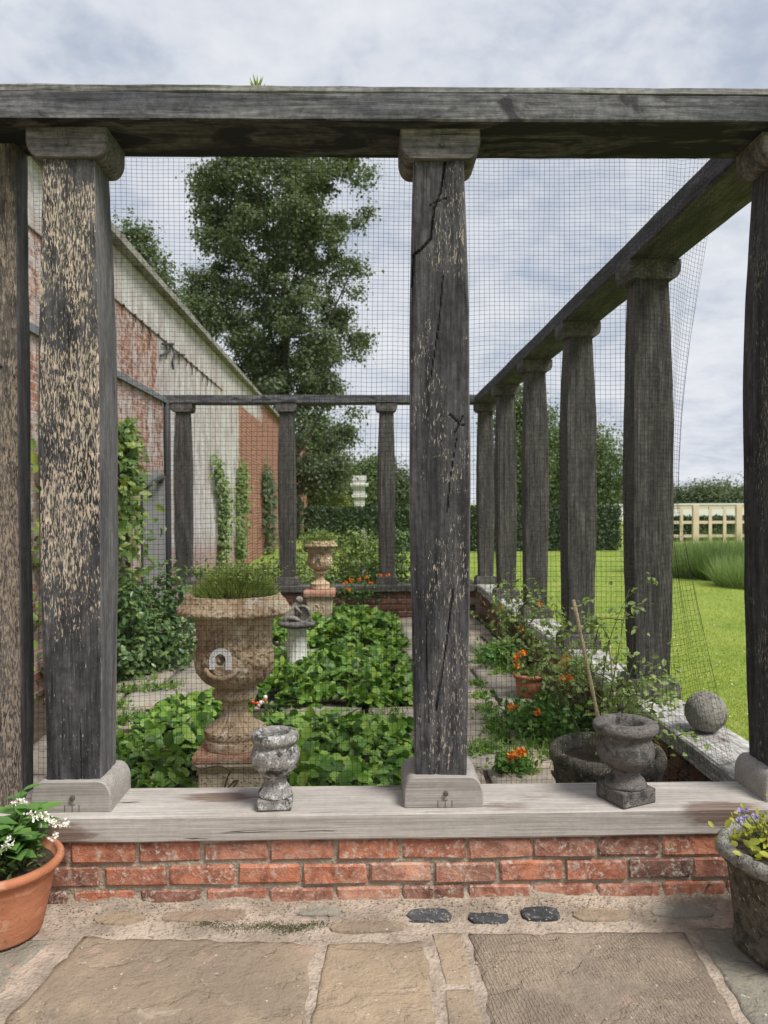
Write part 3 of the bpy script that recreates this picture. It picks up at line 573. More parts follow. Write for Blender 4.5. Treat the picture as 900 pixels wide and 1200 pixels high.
ck_c = [([pz(526, 188, .259), pz(520, 225, .259), pz(512, 245, .259), pz(508, 280, .259), pz(497, 292, .259), pz(488, 298, .259), pz(486, 335, .259)], 0.0055, 0.016), ([pz(508, 240, .259), pz(527, 232, .259)], 0.004, 0.008),
        ([pz(522, 325, .259), pz(517, 380, .259), pz(508, 440, .259)], 0.004, 0.010), ([pz(533, 690, .259), pz(524, 760, .259), pz(512, 835, .259)], 0.0045, 0.012), ([pz(500, 700, .259), pz(503, 850, .259)], 0.0032, 0.007),
        ([pz(530, 486, .259), pz(541, 497, .259), pz(549, 500, .259)], 0.004, 0.010), ([pz(545, 488, .259), pz(540, 498, .259), pz(534, 510, .259)], 0.004, 0.009), ([pz(537, 515, .259), pz(530, 560, .259), pz(526, 600, .259)], 0.0035, 0.009)]
ck_l = [([pz(79, 190, -1.05), pz(81, 420, -1.05), pz(76, 560, -1.05)], 0.0035, 0.007), ([pz(92, 830, -1.05), pz(90, 918, -1.05)], 0.0035, 0.009), ([pz(103, 300, -1.05), pz(100, 400, -1.05)], 0.0035, 0.008)]
def place_post(x, y, me, rot=0.0, base=blk, cap=capm, front=False, tilt=0.0):
    p = pl(link('post', me, None, (x, y, ST+BH-0.002), (0, 0, rot)))
    b = link('base_block', base, p, (0, 0, -BH+0.002), (0, 0, -rot)); c = link('capital', cap, p, (0, 0, PH+BH+0.002), (math.pi, 0, math.pi+rot if False else -rot))
    if front:
        cr, sr = math.cos(-rot), math.sin(-rot)
        def fp(o, dx, dy, z, tilt=0.0): link(o[0], o[1], p, (dx*cr-dy*sr, dx*sr+dy*cr, z), (0, 0, -rot))
        fp(('peg', peg), 0.008, -0.1165, -BH*0.50); fp(('peg', peg), 0.004, -0.103, PH+BH*0.45)
        for dx in (-0.020, 0.006, 0.030): fp(('carved_mark', mark), dx, -0.1162, -BH+0.004)
        fp(('carved_mark', markh), 0.006, -0.1162, -BH+0.0285)
        for dx in (-0.028, -0.012, 0.004): fp(('carved_mark', mark), dx, -0.1028, PH+BH-0.034)
    return p
pc = post_mesh(1, 0.95, PH+0.004, 'oak_post', 44, 300, 3, ck_c, (0.184, 0.212, 0.180), 0.0035, mat2='oak_sawn')
plm = post_mesh(1, 0.95, PH+0.004, 'oak_flaky', 34, 260, 11, ck_l, (0.190, 0.214, 0.178), 0.0035, mat2='oak_sawn')
ps = [post_mesh(1, 1.0, PH+0.004, 'oak_side', 8, 60, 20+i*7, (), (0.188, 0.222, 0.178), 0.006) for i in range(4)]
pr = post_mesh(1, 1.0, PH+0.004, 'oak_post', 16, 120, 77, (), (0.190, 0.225, 0.180), 0.004)
YC = 2.806
place_post(0.259, YC, pc, R(-4), front=True); place_post(-1.045, YC, plm, R(1), front=True)
place_post(1.548, YC+0.01, pr, R(0), front=True)
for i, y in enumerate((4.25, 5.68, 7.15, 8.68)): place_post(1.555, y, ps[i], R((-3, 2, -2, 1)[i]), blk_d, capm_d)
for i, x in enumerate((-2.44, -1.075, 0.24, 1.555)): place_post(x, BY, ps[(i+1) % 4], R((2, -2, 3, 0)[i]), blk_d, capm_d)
gp = post_mesh(1, 0.42, BB+0.0, 'oak_tan', 18, 160, 40, (), (0.25, 0.252, 0.25), 0.004, mat2='oak_sawn')
pl(link('gate_post', gp, None, (-1.40, 2.882, 0.0)))
gp2 = post_mesh(1, 0.42, BB-0.12, 'oak_side', 6, 60, 41, (), (0.2, 0.2, 0.2), 0.004)
pl(link('gate_post', gp2, None, (-2.6, 2.8, 0.0)))
nail = MB().tube([(0, 0, 0), (0, -0.02, 0.002), (0.008, -0.03, 0.003)], 0.005, 6).me('iron')
pl(link('nail', nail, None, tuple(at(2, 430, 2.83))))

# ------------------------------------------------------------------ low brick wall under the sill
lw = empty('brick_wall', (0.2, 2.8, 0), label='low red brick wall under the oak sill at the terrace edge', cat='wall')
def lwp(o): o.parent = lw; o.location = Vector(o.location)-Vector((0.2, 2.8, 0)); return o
lwp(link('mortar', MB().box((-1.26, 2.684, -0.25), (1.690, 2.905, SB-0.003)).me('mortar')))
V = []; F = []; na, nb_ = 300, 34                           # rough pointing between the bricks, spreading into a haunch at the foot
for j in range(nb_+1):
    for i in range(na+1):
        x = -1.27+2.965*i/na; z = -0.03+(SB+0.025)*j/nb_; V.append((x, 2.6755+0.0045*nz(x*16, z*22)+0.003*nz(x*60, z*60)-0.010*max(0, 1-(z+0.012*nz(x*5, 3)-0.0)/0.022) if z < 0.03 else 2.6755+0.0045*nz(x*16, z*22)+0.003*nz(x*60, z*60), z))
for j in range(nb_):
    for i in range(na): F.append((j*(na+1)+i, j*(na+1)+i+1, (j+1)*(na+1)+i+1, (j+1)*(na+1)+i))
lwp(link('pointing', mesh(V, F, 'mortar', True)))
lwp(link('mortar', MB().box((RX0+0.03, 2.907, -0.25), (RX1-0.004, BY+0.12, SB-0.001)).me('mortar')))
bricks = [bevelled((0.217+dx, 0.10, 0.069+dz), 0.007, 'brick', 0.0026, i) for i, (dx, dz) in enumerate([(0, 0), (0.004, 0.001), (-0.006, -0.002), (0.002, -0.003), (-0.003, 0.002), (0.006, 0.0)])]
bricks_m = [bevelled((0.216+dx, 0.10, 0.069), 0.007, 'brick_mossy_shaded', 0.0026, i+40) for i, dx in enumerate([0, 0.004, -0.006, 0.002, -0.003, 0.005])]
halfb = [bevelled((0.104, 0.10, 0.069), 0.006, 'brick', 0.0018, 20+i) for i in range(2)]
rn = random.Random(3)
for r_, (zc, off) in enumerate([(0.171, -1.155), (0.089, -1.045), (0.006, -1.155), (-0.077, -1.045)]):
    x = off-0.229; k = 0
    while x < 1.60:
        lwp(link('brick', bricks[rn.randrange(6)], None, (x+rn.uniform(-0.003, 0.003), 2.716+rn.uniform(-0.003, 0.003), zc+rn.uniform(-0.0025, 0.0025)), (rn.uniform(-0.01, 0.01), rn.uniform(-0.012, 0.012), rn.uniform(-0.012, 0.012) + (math.pi if rn.random() < .5 else 0)))); x += 0.2295
    lwp(link('brick', halfb[r_ % 2], None, (1.63+0.0*r_, 2.716, zc)))
for zc, off in [(0.171, 0), (0.089, 0.115), (0.006, 0), (-0.077, 0.115)]:           # inner face of the side wall
    y = 3.08+off
    while y < 9.9:
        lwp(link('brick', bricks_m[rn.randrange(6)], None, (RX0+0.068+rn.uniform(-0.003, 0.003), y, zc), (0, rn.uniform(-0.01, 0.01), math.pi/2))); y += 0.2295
bw = empty('brick_wall', (-0.3, BY, 0), label='low dark brick wall under the sill of the far posts', cat='wall')
link('mortar', MB().box((-1.75, -0.09, -0.25), (1.75, 0.10, SB-0.003)).me('mortar'), bw)
for zc, off in [(0.171, 0), (0.089, 0.115), (0.006, 0), (-0.077, 0.115)]:
    x = -1.62+off
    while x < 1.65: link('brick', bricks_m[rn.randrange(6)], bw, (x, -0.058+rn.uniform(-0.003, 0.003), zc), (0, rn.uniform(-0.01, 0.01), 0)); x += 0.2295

# ------------------------------------------------------------------ bird netting
def net():
    x0 = -1.27; xs0 = 1.02; cell = 0.0200; nlin = int((xs0-x0)/cell); nb = 22; zt, zb = 2.705, 0.235; nrow = int((zt-zb)/cell*1.10)
    def pos(u, w):                                         # u column number, w 0 top .. 1 bottom
        w = 0.80*w+0.20*w*w; z = zt+(zb-zt)*w; wob = 0.006*nz(u*0.05, z*1.1, 2)+0.003*nz(u*0.21, z*3, 7); wz = 0.008*nz(u*0.045, z*0.9, 12)+0.003*nz(u*0.2, z*2.5, 5)
        y = 2.962+0.02*math.sin(math.pi*w)+0.012*nz(u*0.06, z*1.5, 21)
        if u <= nlin: return (x0+u*cell+wob+0.02*max(0, 1-w*2.2)*math.sin(u*0.035), y, z+wz)
        t = (u-nlin)/nb; b = math.sin(min(1, w*1.9)*math.pi/2); lo = max(0, w-0.55)/0.45; xe = 1.375-0.03*b+0.16*lo; ye = 0.34*b-0.20*lo
        xx = xs0+(xe-xs0)*t**0.92; yy = y+ye*t**1.7
        xx += 0.012*math.sin(u*0.9)*b*t; z2 = z+wz-0.012*t*math.sin(w*9)
        if xx > RX0-0.01: z2 = max(z2, ST+0.012)
        return (xx+wob, yy+0.03*nz(u*0.3, z*1.4, 3)*t, z2)
    nu = nlin+nb; P = np.array([[pos(u, w/nrow) for w in range(nrow+1)] for u in range(nu+1)])
    r = 0.00064; ofs = [(0.0, -1.0), (0.87, 0.5), (-0.87, 0.5)]
    def strands(Q, axis):                                  # Q (lines, points, 3)
        l, p, _ = Q.shape; V = np.zeros((l, p, 3, 3))
        for k, (a, b) in enumerate(ofs):
            o = np.array([a*r, b*r, 0]) if axis == 'v' else np.array([0, b*r, a*r]); V[:, :, k] = Q+o
        idx = np.arange(l*p*3).reshape(l, p, 3); F = []
        for k in range(3):
            k2 = (k+1) % 3; F.append(np.stack([idx[:, :-1, k], idx[:, :-1, k2], idx[:, 1:, k2], idx[:, 1:, k]], -1).reshape(-1, 4))
        return V.reshape(-1, 3), np.concatenate(F)
    me = fast_mesh(*merge([strands(P, 'v'), strands(P.transpose(1, 0, 2), 'h'), ]), 'net')
    return tag(link('bird_netting', me), 'fine black bird netting hung behind the oak posts, its edge bunched loose', 'netting')
net()

# ------------------------------------------------------------------ old garden wall on the left
def wx(y): return -2.77-0.0156*y
wall = empty('garden_wall', (-2.9, 10, 0), label='tall old brick garden wall with flaking limewash and stone coping', cat='wall')
def wp(o): o.parent = wall; o.location = Vector(o.location)-Vector((-2.9, 10, 0)); return o
def wall_part(name, prof, x_out, thick, mat):              # prof: (y, ztop)
    V = []; F = []; n = len(prof)
    for y, z in prof:
        x = wx(y)+x_out
        V += [(x, y, GZ-0.2), (x, y, z), (x-thick, y, z), (x-thick, y, GZ-0.2)]
    for i in range(n-1):
        a, b = i*4, i*4+4; F += [(a, b, b+1, a+1), (a+1, b+1, b+2, a+2), (a+2, b+2, b+3, a+3)]
    F += [(0, 1, 2, 3), (n*4-1, n*4-2, n*4-3, n*4-4)]
    o = link(name, mesh(V, F, mat)); o.parent = wall; o.matrix_parent_inverse = Matrix.Translation((2.9, -10, 0)); return o
top = [(1.0, 4.36), (20, 4.36), (47.5, 4.36), (49.5, 4.2)]+[(50+i*2, 3.98-2.5*math.sin(i/13*math.pi/2)**0.9) for i in range(1, 14)]
wall_part('brickwork', top, 0, 0.4, 'old_wall')
def coping(prof, mat, over, th, xo, thick, name='coping'):
    V = []; F = []; n = len(prof)
    for y, z in prof:
        x = wx(y)+xo; V += [(x+over, y, z), (x+over, y, z+th*0.45), (x-thick/2, y, z+th), (x-thick-over, y, z+th*0.45), (x-thick-over, y, z)]
    for i in range(n-1):
        a, b = i*5, i*5+5; F += [(a+q, b+q, b+(q+1) % 5, a+(q+1) % 5) for q in range(5)]
    F += [(0, 1, 2, 3, 4), tuple(range(n*5-1, n*5-6, -1))]
    o = link(name, mesh(V, F, mat)); o.parent = wall; o.matrix_parent_inverse = Matrix.Translation((2.9, -10, 0)); return o
coping([(y, z+0.003) for y, z in top], 'coping', 0.13, 0.20, 0, 0.4)
coping([(y, 3.74) for y in np.arange(1.0, 16.5, 0.5)], 'coping', 0.018, 0.03, 0.0, 0.05, 'ledge')
rn = random.Random(8)
for i in range(16):                                        # dead stems clinging below the ledge
    y = 8.7+i*0.42+rn.uniform(-0.1, 0.1); x = wx(y)+0.025; l = rn.uniform(0.05, 0.30)
    wp(link('dead_stem', MB().tube([(x, y, 3.75), (x+0.01, y+0.03, 3.75-l*0.5), (x+0.004, y+rn.uniform(-0.05, 0.05), 3.75-l)], [0.022, 0.014, 0.006], 5).me('twig')))
for pts in ([(190, 403), (203, 403), (198, 412), (188, 417)], [(216, 416), (205, 414), (202, 424), (203, 433)]):
    q = [];
    for px, py in pts: d = at(px, py, 1.0)-CAM; yy = -2.74/(d.x+0.0156); q.append(tuple(CAM+d*yy))
    wp(link('iron_bracket', MB().tube(q, 0.017, 6).me('iron')))
# thicker lower stage with a lead weathering, a grey plank door and a downpipe
PX = 0.27
wall_part('buttress', [(1.0, 2.74), (10.02, 2.74)], PX, 0.26, 'old_wall')
V = []; F = []
for y in (1.0, 10.06): x = wx(y); V += [(x+PX+0.04, y, 2.70), (x+PX+0.04, y, 2.765), (x+0.005, y, 2.90), (x+0.005, y, 2.742)]
F = [(0, 1, 5, 4), (1, 2, 6, 5), (2, 3, 7, 6), (3, 0, 4, 7), (3, 2, 1, 0), (4, 5, 6, 7)]
o = link('lead_flashing', mesh(V, F, 'lead')); o.parent = wall; o.matrix_parent_inverse = Matrix.Translation((2.9, -10, 0))
xp = wx(10.05)+PX+0.03
wp(link('downpipe', MB().tube([(xp, 10.10, z) for z in (GZ, 1.0, 2.0, 2.72)], 0.045, 10).me('iron', True)))
door = wp(link('door', MB().box((-0.01, -0.46, GZ), (0.02, 0.46, 1.70)).me('iron'), None, (wx(9.4)+PX+0.01, 9.4, 0)))
for i in range(5):
    zt = 1.70+0.10*math.cos((i-2)/2.2*1.3); link('plank', MB().box((0.021, -0.44+i*0.176, GZ+0.02), (0.05, -0.44+i*0.176+0.165, zt)).me('grey_board'), door)
link('hinge', MB().tube([(0.07, -0.46, 1.58), (0.16, -0.2, 1.70), (0.08, 0.1, 1.66), (0.06, 0.35, 1.72)], 0.028, 6).me('iron'), door)

# ------------------------------------------------------------------ urns
def zc(y, D=3.72): return 1.38-(y-590)*D/900
def urn_mesh():
    px = [(30, 702), (44, 700), (49, 697), (51.5, 694.5), (53.5, 696), (57, 702), (62, 708), (65, 712), (64, 715), (58, 717.5), (47, 719), (43, 723), (41, 731), (40, 742), (39, 752), (39.5, 757), (42, 761), (43.8, 766), (44, 773), (42.5, 781), (39.5, 788), (34, 795), (27, 800.5), (20, 804), (21, 805), (24.5, 807), (25, 811), (23.5, 815), (16, 818), (14.5, 821), (15, 826), (14, 829), (15, 834), (19, 840), (26, 846), (33, 850), (35, 853), (35, 857), (33.5, 860), (34.5, 861.5), (35.5, 863), (35.5, 872), (30, 872)]
    prof = [(p.x, p.z) for p in catmull([(r/241.9, 0, zc(y)) for r, y in px], 4)]
    z0 = zc(872); n = 220
    def fn(r, z, t, j):
        y = 590+(1.38-z)*900/3.72
        if y < 718 and r > 0.2: return r*(1+0.020*math.cos(30*t+y*0.5)+0.035*nz(math.cos(t)*14, math.sin(t)*14, y*0.3))
        if 723 < y < 762: return r+(0.018*(1-abs(nz(math.cos(t)*9, math.sin(t)*9, y*0.14))*2.2)+0.007*nz(math.cos(t)*24, math.sin(t)*24, y*0.35))*min(1, (y-721)/8)
        if 762 <= y < 804: return r+(0.009*abs(math.sin(9*t+0.02*y))+0.012*nz(math.cos(t)*11, math.sin(t)*11, y*0.2))*min(1, max(0.2, (803-y)/12))
        if 804 <= y < 817: return r*(1+0.06*math.sin(14*t+y*0.5))
        if 826 < y < 852: return r*(1+0.10*abs(math.sin(11*t))-0.05)
        if 850 <= y < 861: return r*(1+0.02*math.sin(40*t+y))
        return r
    prof = [(r, z-z0) for r, z in prof]
    m = MB().lathe(prof, n, (0, 0), lambda r, z, t, j: fn(r, z+z0, t, j))
    me = m.me('urn_stone', True); bm = bmesh.new(); bm.from_mesh(me); bmesh.ops.recalc_face_normals(bm, faces=bm.faces); bm.to_mesh(me); bm.free(); return me, z0
um, uz0 = urn_mesh()
rng = np.random.default_rng(4)
def blades(n, c, rad, h, w, lean, rng, z0=0.0, dome=0.0):
    a = rng.uniform(0, 2*math.pi, n); r = rad*np.sqrt(rng.uniform(0, 1, n)); P = np.stack([c[0]+r*np.cos(a), c[1]+r*np.sin(a), np.full(n, z0)+dome*(1-(r/rad)**2)], 1)
    out = np.stack([np.cos(a)*r/rad*lean, np.sin(a)*r/rad*lean, np.ones(n)], 1)+rng.normal(size=(n, 3))*np.maximum(0.25*lean, 0.28)
    out[:, 2] = np.abs(out[:, 2]); d = out/np.linalg.norm(out, axis=1, keepdims=True)
    side = np.cross(d, rng.normal(size=(n, 3))); fr = np.stack([d, side/np.linalg.norm(side, axis=1, keepdims=True), np.cross(d, side/np.linalg.norm(side, axis=1, keepdims=True))], 1)
    return scatter(L_BLADE, P, fr, h*rng.uniform(0.5, 1.15, n), w*rng.uniform(0.7, 1.3, n))
UX, UY = -0.650, 3.72
# pedestal
ped = empty('urn_pedestal', (UX, UY, GZ), label='square buff stone pedestal with reddish cap under the large urn', cat='pedestal')
ptz = uz0-GZ
link('die', bevelled((0.296, 0.296, ptz-0.085), 0.005, 'pedestal_stone', 0.001), ped, (0, 0, (ptz-0.085)/2))
link('cap', bevelled((0.346, 0.346, 0.034), 0.005, 'pedestal_red', 0.0015), ped, (0, 0, ptz-0.018))
link('moulding', MB().add([(x*s_, y*s_, z) for s_, z in ((0.150, ptz-0.083), (0.152, ptz-0.073), (0.164, ptz-0.062), (0.170, ptz-0.050), (0.170, ptz-0.036)) for x, y in ((-1, -1), (1, -1), (1, 1), (-1, 1))],
     [(j*4+k, j*4+(k+1) % 4, j*4+4+(k+1) % 4, j*4+4+k) for j in range(4) for k in range(4)]+[(3, 2, 1, 0), (16, 17, 18, 19)]).me('pedestal_stone'), ped)
link('wire', MB().tube(catmull([(-0.17, -0.178, ptz-0.03), (-0.13, -0.180, ptz-0.052), (-0.05, -0.180, ptz-0.040), (0.005, -0.182, ptz-0.062), (-0.01, -0.160, ptz-0.10), (-0.03, -0.152, ptz-0.17)], 5), 0.0035, 5).me('twig'), ped)
link('wire', MB().tube(catmull([(-0.02, -0.152, ptz-0.165), (0.02, -0.153, ptz-0.12), (0.035, -0.153, ptz-0.125), (0.015, -0.153, ptz-0.15), (0.04, -0.153, ptz-0.18)], 5), 0.003, 5).me('twig'), ped)
urn = empty('garden_urn', (UX, UY, uz0), label='large buff stone urn with a white horseshoe on its bowl, planted with grass', cat='urn')
link('bowl', um, urn)
arch = []; ra, rb, leg = 0.052, 0.026, 0.045
for k in range(13): a = math.pi*k/12; arch.append((math.cos(a), math.sin(a)))
V = []; F = []
for yy in (0.0, -0.016):
    for r in (ra, rb): V += [(r*1.0, yy, -leg)]+[(r*c, yy, r*s_) for c, s_ in arch]+[(-r*1.0, yy, -leg)]
n1 = 15
for i in range(n1-1): F += [(i, i+1, n1+i+1, n1+i), (2*n1+i, 3*n1+i, 3*n1+i+1, 2*n1+i+1), (i, 2*n1+i, 2*n1+i+1, i+1), (n1+i, n1+i+1, 3*n1+i+1, 3*n1+i)]
F += [(0, n1, 3*n1, 2*n1), (n1-1, 3*n1-1, 4*n1-1, 2*n1-1)]
MAT['white_paint'] = stone('white_paint', (0.86, 0.85, 0.82), (0.66, 0.64, 0.60), (0.88, 0.88, 0.86), (0.55, 0.75), (0.5, 0.7), 14, 0.4)
link('horseshoe', mesh(V, F, 'white_paint'), urn, (-0.032, -0.176, zc(763)-uz0), (R(-4), 0, R(-8)))
link('mask_hole', MB().tube([(0, 0.02, 0), (0, -0.004, 0)], [0.021, 0.021], 16).me('groove'), urn, (-0.032, -0.178, zc(765)-uz0))
def handle_mesh(): return MB().tube(catmull([(0, 0, 0), (0.02, -0.012, 0.012), (0.045, -0.012, 0.0), (0.07, 0, -0.006), (0.09, 0, 0.01)], 4), 0.008, 6).me('urn_stone', True)
link('garland', MB().tube(catmull([(-0.075, 0.008, 0.025), (-0.05, -0.004, -0.005), (0, -0.012, -0.018), (0.05, -0.004, -0.005), (0.075, 0.008, 0.025)], 4), [0.008+0.005*abs(math.sin(i*1.3)) for i in range(17)], 7).me('urn_stone', True), urn, (-0.03, -0.186, zc(779)-uz0))
link('planting_soil', MB().lathe([(0.0001, 0), (0.19, 0)], 24, close=False).me('soil'), urn, (0, 0, zc(699)-uz0))
v1 = blades(2400, (0, 0), 0.178, 0.066, 0.0036, 1.0, rng, 0, 0.085); v2 = blades(900, (0.03, 0.02), 0.15, 0.075, 0.0034, 1.3, rng, 0, 0.10)
link('grass_tuft', fast_mesh(*merge([v1, v2]), 'urn_grass'), urn, (0, 0, zc(699)-uz0))
P = rng.normal(size=(500, 3))*np.array([0.085, 0.08, 0.025])+np.array([0.03, 0, 0.12]); link('foliage', fast_mesh(*scatter(L_OVAL, P, frames(rng.normal(size=(500, 3))+np.array([0, -0.3, 0.8]), rng), rng.uniform(0.012, 0.028, 500)), 'urn_grass'), urn, (0, 0, zc(699)-uz0))
# far urn and pedestal
fx, fy = at(375, 700, 9.3).x, 9.3; fpz = at(375, 690, 9.3).z
ped2 = empty('urn_pedestal', (fx, fy, GZ), label='square buff pedestal with carved panel under the small far urn', cat='pedestal'); h2 = fpz-GZ
link('base', bevelled((0.38, 0.38, 0.09), 0.012, 'pedestal_stone'), ped2, (0, 0, 0.045)); link('die', bevelled((0.295, 0.295, h2-0.18), 0.006, 'pedestal_stone'), ped2, (0, 0, 0.09+(h2-0.18)/2))
link('cap', bevelled((0.38, 0.38, 0.085), 0.028, 'pedestal_red', 0, 0, 2), ped2, (0, 0, h2-0.0445))
link('relief', MB().tube(catmull([(-0.06, 0, -0.04), (-0.05, 0, 0.05), (0.0, 0, 0.02), (-0.01, 0, -0.03), (0.04, 0, 0.04), (0.05, 0, -0.02), (0.01, 0, -0.05)], 5), 0.009, 5).me('urn_stone'), ped2, (0, -0.15, h2*0.52))
urn2 = empty('garden_urn', (fx, fy, fpz), label='small brown urn on the far pedestal, spilling green leaves', cat='urn')
link('bowl', um, urn2, (0, 0, 0), (0, 0, 0.5), (0.80, 0.80, 0.80)); link('mask_hole', MB().tube([(0, 0.02, 0), (0, -0.006, 0)], [0.024, 0.024], 12).me('groove'), urn2, (-0.01, -0.155, 0.36))
P = rng.normal(size=(900, 3))*np.array([0.10, 0.10, 0.045])+np.array([0, 0, 0.60]); link('foliage', fast_mesh(*merge([scatter(L_OVAL, P, frames(rng.normal(size=(900, 3))+np.array([0, 0, 0.8]), rng), rng.uniform(0.025, 0.05, 900)), blades(300, (0, 0), 0.15, 0.16, 0.006, 1.0, rng, 0.57)]), 'loose_leaf'), urn2)

# sundial: fluted white column, dark plate, small figure holding a ring
SX, SY = at(348, 730, 6.6).x, 6.6; sz = at(348, 735, 6.6).z-GZ
sun_d = empty('sundial', (SX, SY, GZ), label='small figure with ring on a white fluted column among strawberry leaves', cat='sundial')
link('column', MB().lathe([(0.105, 0), (0.105, 0.03), (0.088, 0.045), (0.086, sz*0.5), (0.080, sz-0.02), (0.092, sz-0.012), (0.098, sz)], 64, fn=lambda r, z, t, j: r*(1-0.07*abs(math.sin(8*t))) if 2 <= j <= 4 else r).me('white_stone', True), sun_d)
link('plate', MB().lathe([(0.10, 0), (0.13, 0.006), (0.158, 0.02), (0.163, 0.034), (0.158, 0.046), (0.12, 0.052), (0.02, 0.054)], 48, fn=lambda r, z, t, j: r*(1+0.02*math.sin(24*t)) if j in (1, 2) else r).me('dark_urn', True), sun_d, (0, 0, sz))
fg = link('figure', MB().tube(catmull([(-0.10, 0, 0.0), (-0.06, 0, 0.03), (-0.03, 0, 0.07), (0.0, 0.0, 0.13), (0.02, 0, 0.165)], 4), [0.03, 0.036, 0.042, 0.045, 0.046, 0.046, 0.045, 0.043, 0.040, 0.038, 0.036, 0.034, 0.030, 0.026, 0.022, 0.018, 0.015], 10).me('grey_stone', True), sun_d, (-0.01, 0, sz+0.05))
link('head', MB().lathe([(0.008, -0.030), (0.022, -0.022), (0.029, -0.006), (0.030, 0.008), (0.024, 0.022), (0.010, 0.031)], 14).me('grey_stone', True), fg, (0.032, 0, 0.185))
link('arm', MB().tube(catmull([(0.0, -0.03, 0.13), (0.03, -0.045, 0.10), (0.05, -0.03, 0.075)], 4), [0.013]*5+[0.010]*4, 7).me('grey_stone', True), fg)
link('leg', MB().tube(catmull([(-0.06, -0.03, 0.03), (-0.01, -0.045, 0.035), (0.03, -0.035, 0.01), (0.06, -0.03, 0.0)], 4), [0.020]*7+[0.014]*6, 7).me('grey_stone', True), fg)
V = MB(); V.tube([(0.062*math.cos(t), 0.0, 0.072*math.sin(t)) for t in [2*math.pi*k/24 for k in range(25)]], 0.014, 8, False)
link('ring', V.me('grey_stone', True), sun_d, (0.055, -0.02, sz+0.115), (0, R(-25), R(-12)))
link('dial', MB().tube([(0, 0.008, 0), (0, -0.004, 0)], [0.052, 0.052], 24).me('dark_urn'), sun_d, (0.055, -0.02, sz+0.115), (0, R(-25), R(-12)))

# small urns on the sill
def small_urn(label, px, D, prof, base, bh, mat, rotz, zt=ST):
    p = at(px, 900, D); e = empty('stone_urn', (p.x, D, zt+0.002), label=label, cat='urn')
    m = MB().lathe([(q.x, q.z) for q in catmull([(r, 0, z) for r, z in prof], 4)], 44, fn=lambda r, z, t, j: r*(1+0.006*nz(math.cos(t)*2.5, math.sin(t)*2.5, z*14)+0.006*nz(math.cos(t)*12, math.sin(t)*12, z*60)))
    me = m.me(mat, True); link('bowl', me, e); link('foot', bevelled((base, base, bh), 0.004, mat, 0.0007, 3, 1, 0), e, (0, 0, bh/2), (0, 0, rotz)); return e
k = 1/331.0
small_urn('small pale lichened stone urn on the sill near the large urn', 322.5, 2.735, [(r*k, (945-y)*k) for r, y in [(8, 934), (20, 933), (20, 929), (17, 924), (14, 919), (13.5, 915), (15, 912), (14, 910), (18, 907), (25, 900), (28.5, 892), (28.5, 885), (26.5, 878), (23.5, 874), (23.5, 872), (27, 869), (28, 865), (26.5, 860), (22, 858), (17.5, 859), (15.5, 864), (14, 882), (3, 886)]], 40*k, 12*k, 'small_urn', R(3))
small_urn('dark grey stone urn with wide flat rim on the sill by the bunched net', 733, 2.745, [(r*k, (934-y)*k) for r, y in [(10, 918), (24, 917), (23, 911), (18, 905), (16, 900), (17, 897), (22, 893), (31, 885), (33.5, 876), (32, 867), (29, 860), (29, 856), (36, 852), (38, 848), (37, 843), (31, 840), (25, 840), (21, 843), (19, 850), (16, 862), (3, 864)]], 49*k, 17*k, 'dark_urn', R(24))
# stone ball on the side sill
p = at(827, 841, 3.54); V = MB().lathe([(0.094*math.sin(math.pi*(j+0.3)/24.6), -0.094*math.cos(math.pi*(j+0.3)/24.6)) for j in range(25)], 40, fn=lambda r, z, t, j: r*(1+0.018*nz(math.cos(t)*3, math.sin(t)*3, z*30)))
tag(link('stone_ball', V.me('grey_stone', True), None, (p.x, 3.54, ST+0.094)), 'rough grey stone ball resting on the side sill', 'stone ball')

# ------------------------------------------------------------------ pots
def leaves_obj(name, parent, tmpl, P, nrm, size, mat, rng, tang=None, loc=(0, 0, 0)):
    return link(name, fast_mesh(*scatter(tmpl, P, frames(nrm, rng, tang), size), mat, True), parent, loc)
tp = at(-2, 1000, 2.48); tpz = 0.244
tpot = empty('terracotta_pot', (tp.x, 2.48, 0.012), label='terracotta pot on the terrace holding a white flowering plant', cat='pot')
link('pot_body', MB().lathe([(0.10, 0.0), (0.128, 0.0), (0.131, 0.006), (0.150, 0.09), (0.172, 0.19), (0.177, 0.203), (0.190, 0.207), (0.196, 0.216), (0.196, 0.226), (0.190, 0.234), (0.178, 0.236), (0.172, 0.228), (0.166, 0.20), (0.02, 0.20)], 64).me('terracotta', True), tpot)
link('planting_soil', MB().lathe([(0.0001, 0.21), (0.166, 0.205)], 24, close=False).me('soil'), tpot)
fp = empty('flowering_plant', (tp.x, 2.48, 0.215), label='leafy plant with clustered small white flowers in the terracotta pot', cat='plant')
rng = np.random.default_rng(9); rn = random.Random(9); st = []; LP = []; LN = []; LT = []; LS = []
for i in range(13):
    a = rn.uniform(0, 6.28); r0 = rn.uniform(0.01, 0.07); ln = rn.uniform(0.05, 0.15); h = rn.uniform(0.09, 0.19) if i else 0.23
    if i < 6: a = rn.uniform(-0.9, 0.9)
    b = Vector((r0*math.cos(a), r0*math.sin(a), 0)); t_ = Vector(((r0+ln*0.6)*math.cos(a), (r0+ln*0.6)*math.sin(a), h)); st.append([tuple(b), tuple((b+t_)/2+Vector((0, 0, 0.02))), tuple(t_)])
    for k in range(9):
        q = b.lerp(t_, 0.35+0.65*k/8); aa = k*2.4+i; d = Vector((math.cos(aa), math.sin(aa), 0.35-0.5*(1-k/8))); LP.append(q); LT.append(d); LN.append(Vector((-d.x*0.3, -d.y*0.3, 1))); LS.append(rn.uniform(0.07, 0.125)*(1.0 if k < 7 else 0.6))
